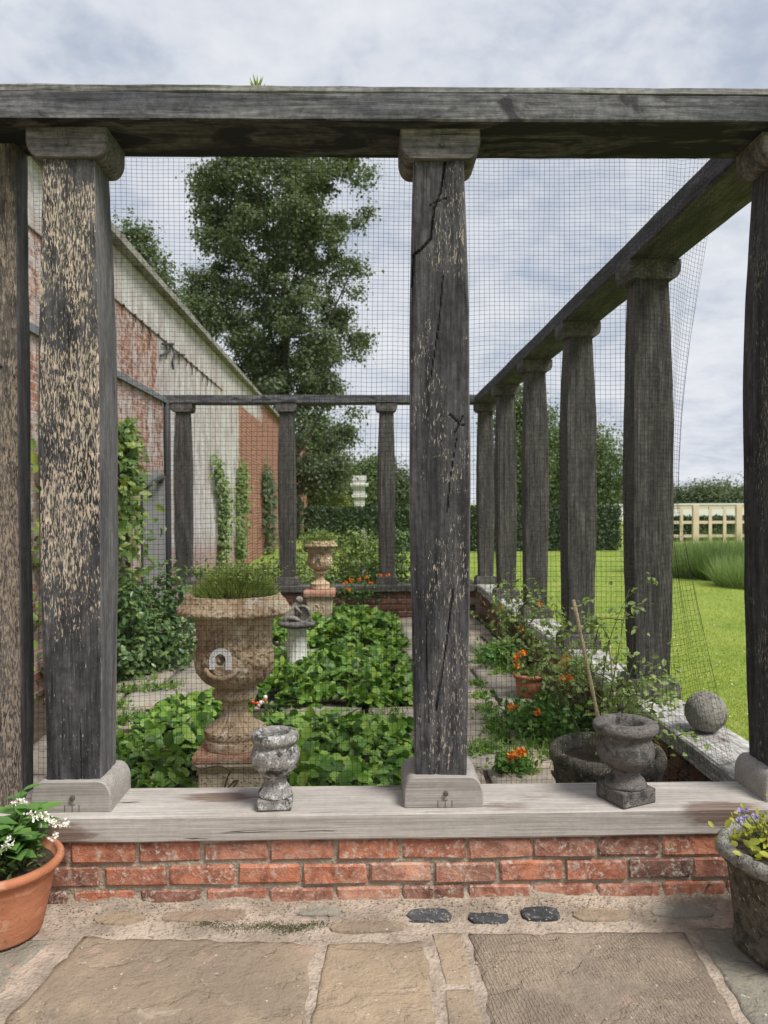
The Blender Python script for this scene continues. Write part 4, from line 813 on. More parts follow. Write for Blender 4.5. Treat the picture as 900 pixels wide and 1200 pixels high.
leaves_obj('foliage', fp, L_OVAL, np.array([tuple(x) for x in LP]), np.array([tuple(x) for x in LN]), np.array(LS), 'pot_leaf', rng, np.array([tuple(x) for x in LT]))
P = rng.normal(size=(520, 3))*np.array([0.06, 0.065, 0.035])+np.array([0.05, -0.03, 0.06]); P = P[(np.hypot(P[:, 0], P[:, 1]) < 0.155) & (P[:, 2] > 0.012)]; leaves_obj('small_foliage', fp, L_OVAL, P, rng.normal(size=(len(P), 3))+np.array([0, 0, 1]), rng.uniform(0.015, 0.03, len(P)), 'shrub_leaf', rng)
link('stem', fast_mesh(*tubes_np(st, 0.004, 0.002, 5), 'stem'), fp)
def petals(c, n, spread, size, rng, flat=0.5):
    P = np.array(c)+rng.normal(size=(n, 3))*spread*np.array([1, 1, 0.7]); return scatter(L_OVAL, P, frames(rng.normal(size=(n, 3))+np.array([0, -0.6, flat]), rng), size*rng.uniform(0.7, 1.3, n), size*1.6*rng.uniform(0.8, 1.2, n))
for px, py in [(18, 941), (35, 954), (41, 957), (50, 955), (55, 958), (61, 962), (64, 965), (66, 978), (62, 981), (78, 967), (10, 985), (6, 992), (2, 997), (27, 939), (13, 990), (72, 966)]:
    q = at(px, py, 2.36)-fp.location; link('flower', fast_mesh(*petals(q, 16, 0.0055, 0.008, rng), 'white_petal'), fp)
sp_ = at(945, 1000, 2.30)
spot = empty('stone_planter', (sp_.x, 2.30, 0.012), label='grey cast stone planter with rough faceted rim on the terrace', cat='planter')
def oct_(r, z, t, j):
    a = (t+0.2) % (math.pi/3)-math.pi/6; return r*(0.5+0.5*math.cos(math.pi/6)/math.cos(a))*(1.02)*(1+0.022*nz(math.cos(t)*5, math.sin(t)*5, z*20)+(0.03*nz(math.cos(t)*9, math.sin(t)*9, z*35) if z > 0.26 else 0.008*nz(math.cos(t)*30, math.sin(t)*30, z*90)))
link('pot_body', MB().lathe([(0.10, 0), (0.200, 0), (0.206, 0.012), (0.205, 0.045), (0.196, 0.058), (0.202, 0.07), (0.212, 0.15), (0.222, 0.24), (0.226, 0.262), (0.246, 0.272), (0.254, 0.285), (0.252, 0.305), (0.240, 0.316), (0.222, 0.312), (0.212, 0.29), (0.02, 0.28)], 96, fn=oct_).me('planter_stone', True), spot)
link('rim', MB().lathe([(0.2535, 0.284), (0.259, 0.290), (0.258, 0.308), (0.245, 0.321), (0.224, 0.318), (0.218, 0.305)], 96, fn=oct_, close=False).me('grey_stone', True), spot)
link('planting_soil', MB().lathe([(0.0001, 0.295), (0.205, 0.290)], 24, close=False).me('soil'), spot)
vp = empty('viola_plant', (sp_.x, 2.30, 0.30), label='lime green leafy plant with thin stems of small mauve flowers in the stone planter', cat='plant')
n = 420; P = rng.normal(size=(n, 3))*np.array([0.075, 0.075, 0.028])+np.array([-0.04, -0.01, 0.05]); leaves_obj('foliage', vp, L_OVAL, P, rng.normal(size=(n, 3))*0.8+np.array([0, -0.3, 1]), rng.uniform(0.022, 0.042, n), 'lime_leaf', rng)
st = []; tops = []
for px, py in [(868, 950), (866, 963), (875, 949), (873, 958), (886, 956), (890, 968), (858, 958), (880, 970), (862, 975), (893, 960)]:
    q = at(px, py, 2.26)-vp.location; b = Vector((q.x*0.4-0.06, q.y*0.4, 0.02)); st.append([tuple(b), tuple(b.lerp(q, 0.55)+Vector((0.008, 0, 0.012))), tuple(q)]); tops.append(q)
link('stem', fast_mesh(*tubes_np(st, 0.0022, 0.0012, 4), 'stem'), vp)
for i, q in enumerate(tops): link('flower', fast_mesh(*petals(q, 9, 0.004, 0.010, rng), 'purple_petal' if i < 5 else 'lime_leaf'), vp)

# marigold pot inside, round stone planter, canes
mp = at(620, 805, 5.8); mpot = empty('terracotta_pot', (mp.x, 5.8, GZ+0.022), label='small terracotta pot on the slabs inside the netting', cat='pot')
link('pot_body', MB().lathe([(0.05, 0), (0.083, 0), (0.102, 0.12), (0.104, 0.15), (0.118, 0.152), (0.120, 0.182), (0.108, 0.184), (0.100, 0.16), (0.01, 0.155)], 40).me('terracotta', True), mpot)
link('planting_soil', MB().lathe([(0.0001, 0.168), (0.1, 0.162)], 20, close=False).me('soil'), mpot)
def marigold(label, loc, pts, leaf_n, spread, zmean, size=0.05, group=None):
    e = empty('marigold_plant', loc, label=label, cat='plant', group=group); st = []
    P = rng.normal(size=(leaf_n, 3))*np.array([spread, spread, zmean*0.5])+np.array([0, 0, zmean]); P[:, 2] = np.maximum(P[:, 2], 0.01)
    leaves_obj('foliage', e, L_OVAL, P, rng.normal(size=(leaf_n, 3))+np.array([0, -0.2, 0.8]), rng.uniform(0.5, 1.1, leaf_n)*size, 'fern_leaf', rng)
    for q in pts:
        q = Vector(q)-Vector(loc); st.append([(q.x*0.2, q.y*0.2, 0), (q.x*0.7, q.y*0.7, q.z*0.6), tuple(q)]); link('flower', fast_mesh(*petals(q, 26, 0.011, 0.020, rng), 'orange_petal'), e)
    link('stem', fast_mesh(*tubes_np(st, 0.003, 0.002, 4), 'stem'), e); return e
marigold('orange marigold growing in the small terracotta pot', (mp.x, 5.8, GZ+0.185), [at(604, 772, 5.7), at(607, 768, 5.7), at(612, 765, 5.7), at(605, 778, 5.7), at(615, 766, 5.75)], 60, 0.05, 0.04, 0.04)
marigold('orange marigolds in dark ferny leaves behind the stone bowl', (at(648, 830, 4.9).x, 4.9, GZ+0.02), [at(662, 775, 4.8), at(664, 771, 4.8), at(660, 778, 4.7), at(662, 796, 4.6), at(666, 793, 4.6), at(630, 835, 4.7), at(600, 828, 4.8)], 1500, 0.17, 0.10, 0.055)
marigold('orange marigold flowering on the slab near the front sill', (at(600, 895, 4.2).x, 4.2, GZ+0.03), [at(607, 882, 4.15), at(611, 881, 4.15), at(598, 886, 4.2)], 160, 0.06, 0.03, 0.05)
marigold('ferny marigolds along the side wall beyond the small pot', (at(598, 770, 7.0).x, 7.0, GZ+0.02), [at(633, 708, 7.0), at(611, 737, 6.9), at(588, 712, 7.2), at(638, 745, 6.4)], 1200, 0.13, 0.10, 0.06)
bx_, by_ = at(710, 890, 3.42).x, 3.40
bowl = empty('stone_bowl', (bx_, by_, GZ+0.02), label='round rough stone bowl planter standing behind the front sill', cat='planter')
link('bowl', MB().lathe([(0.10, 0), (0.17, 0), (0.20, 0.08), (0.225, 0.2), (0.238, 0.31), (0.252, 0.335), (0.256, 0.36), (0.245, 0.382), (0.225, 0.384), (0.205, 0.365), (0.195, 0.33), (0.02, 0.32)], 56, fn=lambda r, z, t, j: r*(1+0.03*nz(math.cos(t)*3, math.sin(t)*3, z*10)+0.012*nz(math.cos(t)*10, math.sin(t)*10, z*30))).me('planter_stone', True), bowl)
link('planting_soil', MB().lathe([(0.0001, 0.335), (0.2, 0.33)], 24, close=False).me('soil'), bowl)
def cane(label, a, b, r): 
    a, b = Vector(a), Vector(b); pts = [a.lerp(b, i/10) for i in range(11)]
    return tag(link('bamboo_cane', MB().tube([p-a for p in pts], [r*(1.18 if i % 2 else 1.0) for i in range(11)], 8).me('cane', True), None, a), label, 'cane')
cane('tall bamboo cane leaning over the stone bowl', at(714, 903, 3.36), at(672, 703, 3.36), 0.0075)
cane('thin pale cane upright among the straggly rose behind the dark urn', at(722, 835, 3.9), at(714, 752, 3.9), 0.005)

# straggly rose / tomato growth around the canes
def straggly(name, label, base, tips, nleaf, lsize, mat, seed, spread=0.05):
    rg = np.random.default_rng(seed); rn = random.Random(seed); e = empty(name, base, label=label, cat='plant'); st = []; P = []
    for tpt in tips:
        b = Vector((rn.uniform(-0.06, 0.06), rn.uniform(-0.06, 0.06), 0)); t_ = Vector(tpt)-Vector(base); m_ = b.lerp(t_, 0.5)+Vector((rn.uniform(-0.05, 0.05), rn.uniform(-0.05, 0.05), rn.uniform(0.02, 0.09)))
        c = catmull([b, m_, t_], 6); st.append([tuple(x) for x in c])
        for k in range(nleaf):
            q = c[rn.randrange(3, len(c))]; P.append((q.x+rn.gauss(0, spread), q.y+rn.gauss(0, spread), q.z+rn.gauss(0, spread*0.8)))
        for k in range(3):
            q = c[rn.randrange(5, len(c))]; w = q+Vector((rn.gauss(0, 0.07), rn.gauss(0, 0.06), rn.gauss(0.01, 0.05))); st.append([tuple(q), tuple(q.lerp(w, 0.5)+Vector((0, 0, 0.01))), tuple(w)])
            for _ in range(nleaf//4): P.append((w.x+rn.gauss(0, 0.022), w.y+rn.gauss(0, 0.022), w.z+rn.gauss(0, 0.022)))
    P = np.array(P); n = len(P); leaves_obj('foliage', e, L_OVAL, P, rg.normal(size=(n, 3))*0.7+np.array([0, -0.3, 1]), lsize*rg.uniform(0.6, 1.3, n), mat, rg)
    link('stem', fast_mesh(*tubes_np(st, 0.0032, 0.0014, 4), 'stem'), e); return e
straggly('climbing_rose', 'straggly leafy rose rising from the stone bowl beside the tall cane', (bx_, by_, GZ+0.35), [at(735, 700, 3.6), at(738, 690, 3.7), at(700, 740, 3.6), at(690, 780, 3.5), at(640, 770, 3.7), at(770, 820, 3.5), at(800, 815, 3.55), at(780, 850, 3.4), at(745, 770, 3.6), at(760, 800, 3.4), at(655, 715, 3.9), at(795, 870, 3.35), at(720, 800, 3.5), at(775, 775, 3.7)], 38, 0.034, 'loose_leaf', 21)
straggly('rose_bush', 'loose pale green bush sprawling over the side sill beyond the canes', (at(660, 800, 5.0).x, 5.0, GZ+0.02), [at(600, 690, 5.2), at(625, 700, 5.0), at(650, 712, 5.0), at(690, 720, 4.9), at(705, 740, 4.8), at(640, 745, 5.0), at(615, 730, 5.2), at(575, 738, 5.4), at(665, 760, 4.8), at(730, 760, 4.7), at(590, 715, 5.3)], 48, 0.040, 'loose_leaf', 22, 0.07)
straggly('rose_bush', 'pale trailing growth over the sill between the far side posts', (at(590, 745, 7.6).x, 7.6, GZ+0.02), [at(575, 690, 7.8), at(600, 683, 7.6), at(625, 680, 7.3), at(640, 690, 7.0), at(585, 700, 7.6), at(610, 705, 7.2)], 30, 0.05, 'loose_leaf', 23, 0.08)

# ------------------------------------------------------------------ strawberry beds and ground plants
def strawberry(label, x0, x1, y0, y1, n, h, size, seed, shape=None):
    rg = np.random.default_rng(seed); cx, cy = (x0+x1)/2, (y0+y1)/2
    x = rg.uniform(x0-0.10, x1+0.06, n*2); y = rg.uniform(y0-0.06, y1+0.10, n*2)
    ed = np.minimum(np.minimum(x-x0, x1-x), np.minimum(y-y0, y1-y)); keep = np.array([e/0.22+1.5*nz(a*3.1, b*3.1, seed+5)+0.9*nz(a*8, b*8, seed+6) > 0.25 and nz(a*4.5, b*4.5, seed+8) > -0.34 for a, b, e in zip(x, y, ed)])
    x = x[keep][:n]; y = y[keep][:n]; n = len(x)
    fall = np.minimum(np.minimum(x-x0, x1-x), np.minimum(y-y0, y1-y)); hh = h*(0.35+0.65*np.clip(fall/0.30, 0, 1))
    lump = np.array([0.62+0.55*nz(a*2.6, b*2.6, seed)+0.3*nz(a*7, b*7, seed) for a, b in zip(x, y)]); hh = hh*np.clip(lump, 0.12, 1.3)
    z = hh*(1-0.7*rg.uniform(0, 1, n)**1.7)+0.02; P = np.stack([x-cx, y-cy, z], 1)
    nr = rg.normal(size=(n, 3))*0.62+np.array([0, -0.25, 1.0]); parts = scatter(L_TRI, P, frames(nr, rg), size*rg.uniform(0.38, 1.3, n))
    o = link('strawberry_leaves', fast_mesh(*parts, 'strawberry_leaf', True), None, (cx, cy, GZ))
    tag(o, label, 'strawberry bed', kind='stuff'); paths = []
    for i in range(0, n, 3): paths.append([(P[i, 0]*0.98, P[i, 1]*0.98, 0.0), (P[i, 0], P[i, 1], z[i])])
    c = link('leaf_stalk', fast_mesh(*tubes_np(paths, 0.0022, 0.0016, 3), 'stem'), o); c['kind'] = 'stuff'; return o
strawberry('strawberry leaves in the bed to the wall side of the large urn', -1.50, -0.83, 3.15, 5.75, 980, 0.21, 0.074, 1)
strawberry('strawberry leaves in the bed behind the front sill beside the middle post', -0.66, 0.34, 3.15, 5.10, 760, 0.25, 0.074, 2)
strawberry('strawberry leaves in the bed round the sundial column', -1.0, 0.36, 5.60, 7.35, 1150, 0.25, 0.076, 3)
strawberry('strawberry leaves in the bed before the far urn pedestal', -1.15, 0.34, 7.85, 9.85, 1150, 0.28, 0.08, 4)
fr_ = empty('strawberry_plant', (at(302, 822, 5.55).x, 5.55, GZ), label='strawberry plant with red and white berries at the path edge by the sundial bed', cat='plant')
for i in range(7):
    q = at(295+rn.uniform(0, 22), 816+rn.uniform(0, 12), 5.52)-fr_.location
    link('berry', MB().lathe([(0.004, -0.018), (0.013, -0.008), (0.016, 0.004), (0.010, 0.014), (0.002, 0.017)], 10).me('red_fruit' if i % 2 else 'white_petal', True), fr_, q)
rg = np.random.default_rng(31)
def weeds(label, pts, n, size, seed, spread=0.06):
    rg = np.random.default_rng(seed); c = Vector(pts[0]); P = []
    for p in pts: P.append(np.array(tuple(Vector(p)-c))+rg.normal(size=(n, 3))*np.array([spread, spread*1.2, 0.012])+np.array([0, 0, 0.025]))
    P = np.concatenate(P); P[:, 2] = np.abs(P[:, 2]); m = len(P); me = fast_mesh(*merge([scatter(L_OVAL, P, frames(rg.normal(size=(m, 3))*0.6+np.array([0, 0, 1.0]), rg), size*rg.uniform(0.5, 1.2, m)), scatter(L_BLADE, P, frames(rg.normal(size=(m, 3))+np.array([0, -1, 0.3]), rg, np.tile([[0.1, 0, 1.0]], (m, 1))+rg.normal(size=(m, 3))*0.4), size*2*rg.uniform(0.5, 1.2, m), 0.005)]), 'strawberry_leaf')
    return tag(link('weeds', me, None, c), label, 'weeds', kind='stuff')
weeds('weeds in the slab joints of the path by the side wall', [floor_at(px, py, GZ) for px, py in [(560, 805), (563, 820), (570, 835), (576, 850), (580, 862), (557, 885), (575, 882), (590, 868), (605, 890), (600, 905), (615, 905), (560, 780), (580, 770)]], 80, 0.036, 41, 0.04)
weeds('weeds in the slab joints of the path beside the old wall', [floor_at(px, py, GZ) for px, py in [(150, 812), (175, 810), (200, 808), (160, 845), (190, 843), (225, 840), (150, 878), (175, 876), (140, 830), (143, 850), (140, 800), (180, 778), (190, 785)]], 75, 0.04, 42, 0.05)
weeds('weeds spilling over the slab edge at the middle path crossing', [floor_at(px, py, GZ) for px, py in [(440, 845), (460, 840), (400, 848), (350, 850), (470, 800), (475, 785), (460, 770), (475, 820), (300, 850), (320, 845)]], 45, 0.035, 43, 0.06)
weeds('ferny green ground cover at the foot of the side wall', [floor_at(px, py, GZ) for px, py in [(590, 775), (595, 790), (600, 760), (640, 860), (650, 850), (655, 875), (630, 845), (610, 770), (640, 880), (625, 865), (585, 765), (660, 890)]], 110, 0.05, 44, 0.09)

# ------------------------------------------------------------------ shrubs, climbers
def bush(name, label, base, ell, n, size, mat, seed, lumps=26, cat='shrub', tmpl=L_OVAL, group=None, shell=0.55, stems=7):
    rg = np.random.default_rng(seed); e = empty(name, base, label=label, cat=cat, group=group); ell = np.array(ell, float)
    d = rg.normal(size=(lumps, 3)); d /= np.linalg.norm(d, axis=1, keepdims=True); d[:, 2] = np.abs(d[:, 2])*1.0-0.12
    c = d*ell*(shell+(1-shell)*rg.uniform(0, 1, (lumps, 1)))*np.array([1, 1, 2]); c[:, 2] = np.clip(c[:, 2], 0.05*ell[2], None)
    k = rg.integers(0, lumps, n); sg = ell.min()*0.26; off = rg.normal(size=(n, 3))*sg; P = c[k]+off; P[:, 2] = np.abs(P[:, 2])+0.01
    nr = off/sg*0.55+rg.normal(size=(n, 3))*0.55+np.array([0, -0.1, 0.75]); leaves_obj('foliage', e, tmpl, P, nr, size*rg.uniform(0.55, 1.25, n), mat, rg)
    st = [[(0.02*i, 0, 0), tuple(c[i % lumps]*np.array([0.4, 0.4, 0.55])), tuple(c[i % lumps])] for i in range(stems)]; link('stem', fast_mesh(*tubes_np(st, 0.012*ell.max()/0.5, 0.004, 5), 'twig'), e); return e
p = at(182, 760, 7.3); bush('leafy_shrub', 'dense dark green shrub at the foot of the old wall by the path', (p.x, 7.3, GZ), (0.42, 0.5, 0.50), 3600, 0.07, 'shrub_leaf', 51, 34)
p = at(150, 770, 6.6); bush('leafy_shrub', 'lower dark shrub under the climber beside the dark shrub', (p.x-0.1, 6.7, GZ), (0.32, 0.5, 0.44), 2500, 0.07, 'shrub_leaf', 52, 26)
def climber(label, pts, n, size, mat, seed, sp=(0.08, 0.2, 0.12), cat='climber'):
    rg = np.random.default_rng(seed); b = Vector(pts[0][0]); e = empty('climbing_plant', b, label=label, cat=cat); P = []; 
    C = catmull([Vector(q)-b for q, _ in pts], 6); Wd = np.interp(np.linspace(0, len(pts)-1, len(C)), range(len(pts)), [w for _, w in pts])
    k = rg.integers(0, len(C), n); P = np.array([tuple(C[i]) for i in k])+rg.normal(size=(n, 3))*np.array(sp)*Wd[k][:, None]
    leaves_obj('foliage', e, L_OVAL, P, rg.normal(size=(n, 3))*0.6+np.array([0.7, -0.5, 0.6]), size*rg.uniform(0.5, 1.25, n), mat, rg)
    link('stem', fast_mesh(*tubes_np([[tuple(c) for c in C]], 0.02, 0.006, 6), 'twig'), e); return e
def onwall(px, py, xo=0.12):
    d = at(px, py, 1.0)-CAM; y = (-2.77+xo)/(d.x+0.0156); return CAM+d*y
climber('yellow-green vine climbing the brick of the old wall by the grey door', [((-2.50, 8.25, GZ), 1.0), (onwall(150, 640, 0.42), 1.2), (onwall(152, 580, 0.40), 1.0), (onwall(147, 530, 0.36), 0.6), (onwall(148, 505, 0.36), 0.3)], 900, 0.12, 'climber_leaf', 61, (0.08, 0.22, 0.14))
climber('vine leaves on the old wall seen in the gap behind the flaky post', [((-2.45, 6.4, GZ), 1.2), ((-2.42, 6.35, 0.8), 1.2), ((-2.42, 6.35, 1.5), 0.9), ((-2.42, 6.35, 1.95), 0.5)], 700, 0.12, 'climber_leaf', 62, (0.08, 0.4, 0.2))
climber('pale wall shrub trained up the limewashed wall, nearer the grey post', [(onwall(262, 655), 0.5), (onwall(264, 615), 1.0), (onwall(263, 585), 0.8), (onwall(255, 545), 0.6)], 800, 0.11, 'pale_leaf', 63, (0.07, 0.22, 0.16))
climber('pale wall shrub trained up the limewashed wall, by the brick edge', [(onwall(283, 655), 0.5), (onwall(284, 620), 1.0), (onwall(284, 580), 0.9), (onwall(285, 550), 0.6)], 800, 0.12, 'pale_leaf', 64, (0.07, 0.28, 0.18))
climber('grey-green climber on the red brick beyond the limewash', [(onwall(316, 650), 1.0), (onwall(315, 610), 1.0), (onwall(314, 580), 0.9), (onwall(313, 558), 0.6)], 1000, 0.16, 'far_leaf', 65, (0.1, 0.5, 0.25))
climber('thin climber on the far red brick behind the middle far post', [(onwall(350, 640), 1.0), (onwall(350, 610), 1.0), (onwall(349, 580), 0.8)], 600, 0.2, 'far_leaf', 66, (0.1, 0.9, 0.3))
bush('wall_base_plant', 'low pale scrub at the foot of the limewashed wall', (at(245, 680, 13.5).x, 13.5, GZ), (0.5, 0.8, 0.28), 1200, 0.07, 'pale_leaf', 67)
# border behind the back sill
for i, (px, D, ex, ez, m_, lb) in enumerate([(425, 12.2, 0.5, 0.42, 'loose_leaf', 'loose green border shrub behind the far urn'), (462, 11.6, 0.45, 0.46, 'shrub_leaf', 'dark green border shrub beside the far post behind the orange flowers'), (395, 13.4, 0.7, 0.40, 'pale_leaf', 'pale feathery border plants before the clipped hedge'),
        (340, 12.0, 0.5, 0.30, 'loose_leaf', 'low border shrub behind the middle far post'), (300, 12.6, 0.55, 0.24, 'pale_leaf', 'low pale plants where the border meets the old wall'), (445, 13.8, 0.8, 0.42, 'pale_leaf', 'tall pale green border plants under the hedge')]):
    bush('border_shrub', lb, (at(px, 680, D).x, D, GZ), (ex, 0.4, ez*1.35), 2200, 0.07, m_, 70+i, 24)
marigold('orange flowers in the border before the far sill', (at(418, 700, 9.95).x, 9.95, GZ+0.25), [at(405, 683, 9.9), at(412, 680, 9.9), at(421, 679, 9.9), at(430, 676, 9.9), at(434, 683, 9.9), at(446, 674, 9.9), at(454, 674, 9.9), at(408, 690, 9.8)], 260, 0.16, 0.10, 0.05)
q = at(426, 632, 13.0); tag(link('stone_finial', MB().lathe([(0.11, 0), (0.12, 0.03), (0.07, 0.06), (0.085, 0.16), (0.075, 0.30), (0.03, 0.42), (0.005, 0.46)], 20).me('grey_stone', True), None, (q.x, 13.0, at(426, 650, 13.0).z)), 'small pointed stone finial among the pale border plants', 'finial')
tag(link('finial_post', MB().box((-0.08, -0.08, GZ), (0.08, 0.08, at(426, 650, 13.0).z)).me('grey_stone'), None, (q.x, 13.0, 0)), 'square stone post carrying the pointed finial in the border', 'post')

# ------------------------------------------------------------------ lawn grass, tall grasses, hedge, fence
rg = np.random.default_rng(77)
def lawn_blades(n, y0, y1, h, w):
    y = y0*(y1/y0)**rg.uniform(0, 1, n); x = 1.74+rg.uniform(0, 1, n)**1.2*(0.62*y+0.8-1.0); z = np.full(n, GZ-0.02)
    P = np.stack([x, y, z], 1); d = rg.normal(size=(n, 3))*0.45+np.array([0, 0, 1]); d /= np.linalg.norm(d, axis=1, keepdims=True); s_ = np.cross(d, rg.normal(size=(n, 3))); s_ /= np.linalg.norm(s_, axis=1, keepdims=True)
    sc = (y/y0)**0.35; return scatter(L_BLADE, P, np.stack([d, s_, np.cross(d, s_)], 1), h*rg.uniform(0.5, 1.2, n)*sc**0.3, w*sc)
tag(link('lawn_grass', fast_mesh(*lawn_blades(220000, 3.2, 26, 0.020, 0.0034), 'lawn_blade')), 'short mown grass blades of the lawn', 'grass', kind='stuff')
for i, (px, D, r, n, h, m_, lb) in enumerate([(808, 15.6, 0.55, 2600, 0.80, 'grass_tall', 'pale tall ornamental grass clump between the dark clump and the colonnade'), (841, 15.0, 0.42, 2600, 0.80, 'grass_dark', 'dark green tall grass clump between two paler clumps'), (880, 13.6, 0.50, 2600, 0.62, 'grass_tall', 'pale grass clump at the lawn edge in front of the dark clump'), (868, 16.5, 0.6, 2000, 0.95, 'grass_tall', 'pale feathery grass clump behind the dark clump before the trellis'), (780, 16.5, 0.6, 2000, 0.80, 'grass_tall', 'pale grass clump at the colonnade end of the row of grass clumps')]):
    x = at(px, 680, D).x; g_ = tag(link('ornamental_grass', fast_mesh(*blades(n, (0, 0), r*1.15, h, 0.008, 0.35, rg, 0.0), m_), None, (x, D, GZ-0.03)), lb, 'grass clump')
yy_ = 3.6*(22/3.6)**rg.uniform(0, 1, 420); P = np.stack([1.8+rg.uniform(0, 1, 420)*(0.62*yy_-0.6), yy_, np.full(420, GZ+0.004)], 1)
tag(link('lawn_daisies', fast_mesh(*scatter(L_OVAL, P, frames(rg.normal(size=(420, 3))*0.3+np.array([0, -0.3, 1.0]), rg), rg.uniform(0.010, 0.022, 420)), 'white_petal')), 'tiny white daisies dotted over the lawn', 'daisies', kind='stuff')
def hedge(label, x0, x1, y0, y1, h, n, size, seed, mat='hedge_leaf'):
    rg = np.random.default_rng(seed); e = empty('clipped_hedge', ((x0+x1)/2, (y0+y1)/2, GZ), label=label, cat='hedge'); w, d = x1-x0, y1-y0
    link('core', MB().box((-w/2+0.06, -d/2+0.06, 0), (w/2-0.06, d/2-0.06, h-0.06)).me('hedge_leaf'), e)
    a = np.array([w*h, w*d, d*h, d*h]); f = rg.choice(4, n, p=a/a.sum()); u, v = rg.uniform(-0.5, 0.5, n), rg.uniform(-0.5, 0.5, n); P = np.zeros((n, 3)); nr = np.zeros((n, 3))
    P[f == 0] = np.stack([u*w, 0*u-d/2, (v+0.5)*h], 1)[f == 0]; nr[f == 0] = (0, -1, 0.3); P[f == 1] = np.stack([u*w, v*d, 0*u+h], 1)[f == 1]; nr[f == 1] = (0, 0, 1)
    P[f == 2] = np.stack([0*u-w/2, u*d, (v+0.5)*h], 1)[f == 2]; nr[f == 2] = (-1, 0, 0.3); P[f == 3] = np.stack([0*u+w/2, u*d, (v+0.5)*h], 1)[f == 3]; nr[f == 3] = (1, 0, 0.3)
    P += rg.normal(size=(n, 3))*0.03; leaves_obj('foliage', e, L_DIAMOND, P, nr+rg.normal(size=(n, 3))*0.5, size*rg.uniform(0.6, 1.3, n), mat, rg); return e
hedge('long clipped dark green hedge across the far side of the lawn', at(358, 600, 24).x, at(727, 600, 24).x, 24.0, 25.2, at(500, 596, 24).z-GZ, 16000, 0.10, 81)
hedge('dark clipped hedge behind the pale timber trellis', at(780, 600, 30).x, at(980, 600, 30).x, 29.6, 30.6, at(830, 607, 30).z-GZ, 9000, 0.11, 82)
TD = 27.0; xa, xb = at(781, 600, TD).x, at(975, 600, TD).x
fence = empty('trellis_fence', (xa, TD, GZ), label='pale timber trellis fence with square openings at the lawn end', cat='fence')
zz_ = [at(830, y, TD).z-GZ for y in (595, 612, 628, 641)]; n = int((xb-xa)/0.515)
for z in zz_: link('rail', MB().box((0, -0.035, z-0.05), (xb-xa, 0.02, z+0.05)).me('fence_wood'), fence)
for i in range(n+1): link('post' if i % 3 == 2 else 'slat', MB().box(((-0.10 if i % 3 == 2 else -0.055), -0.08 if i % 3 == 2 else -0.06, 0), ((0.10 if i % 3 == 2 else 0.055), 0.05 if i % 3 == 2 else -0.036, zz_[0]+(0.10 if i % 3 == 2 else 0.049))).me('fence_wood'), fence, (i*0.515, 0, 0))
pw = empty('boundary_wall', (18, 62, GZ), label='long low whitish boundary wall far beyond the hedges', cat='wall')
hz = at(700, 590.5, 62).z-GZ
link('wall_body', MB().box((-8, -0.2, 0), (40, 0.2, hz-0.12)).me('pale_paint'), pw); link('coping', MB().box((-8.1, -0.3, hz-0.119), (40.1, 0.3, hz)).me('pale_paint'), pw); link('finial', MB().lathe([(0.18, 0), (0.18, 0.12), (0.09, 0.16), (0.14, 0.26), (0.02, 0.42)], 12).me('pale_paint', True), pw, (at(697, 590, 62).x-18, 0, hz))
# stone gate pier and golden dome
gx = at(421, 575, 36).x; pier = empty('stone_pier', (gx, 36, GZ), label='pale stepped stone pier standing above the hedge', cat='pier')
def zp(py): return at(421, py, 36).z-GZ
def slabz(name, w, p0, p1): link(name, bevelled((w, w, zp(p0)-zp(p1)), 0.02, 'white_stone'), pier, (0, 0, (zp(p0)+zp(p1))/2))
slabz('shaft', 0.50, 583, 640); slabz('lower_moulding', 0.72, 579.5, 583.2); slabz('neck', 0.56, 570, 579.7); slabz('cornice', 0.86, 566.5, 570.2); slabz('block', 0.58, 564, 566.7); slabz('top', 0.66, 557.5, 564.2)
bush('topiary_dome', 'golden green clipped dome rising behind the hedge by the old wall', (at(400, 590, 33).x, 33, GZ), (0.50, 0.5, 1.15), 5000, 0.09, 'gold_leaf', 90, 120, 'topiary', L_DIAMOND, shell=0.85)
p = at(304, 104, 2.75); rgx = np.random.default_rng(6)
tag(link('sprout', fast_mesh(*blades(30, (0, 0), 0.006, 0.055, 0.007, 0.4, rgx), 'urn_grass'), None, (p.x, 2.69, BT-0.002)), 'tiny green sprout growing on top of the front beam', 'weed')

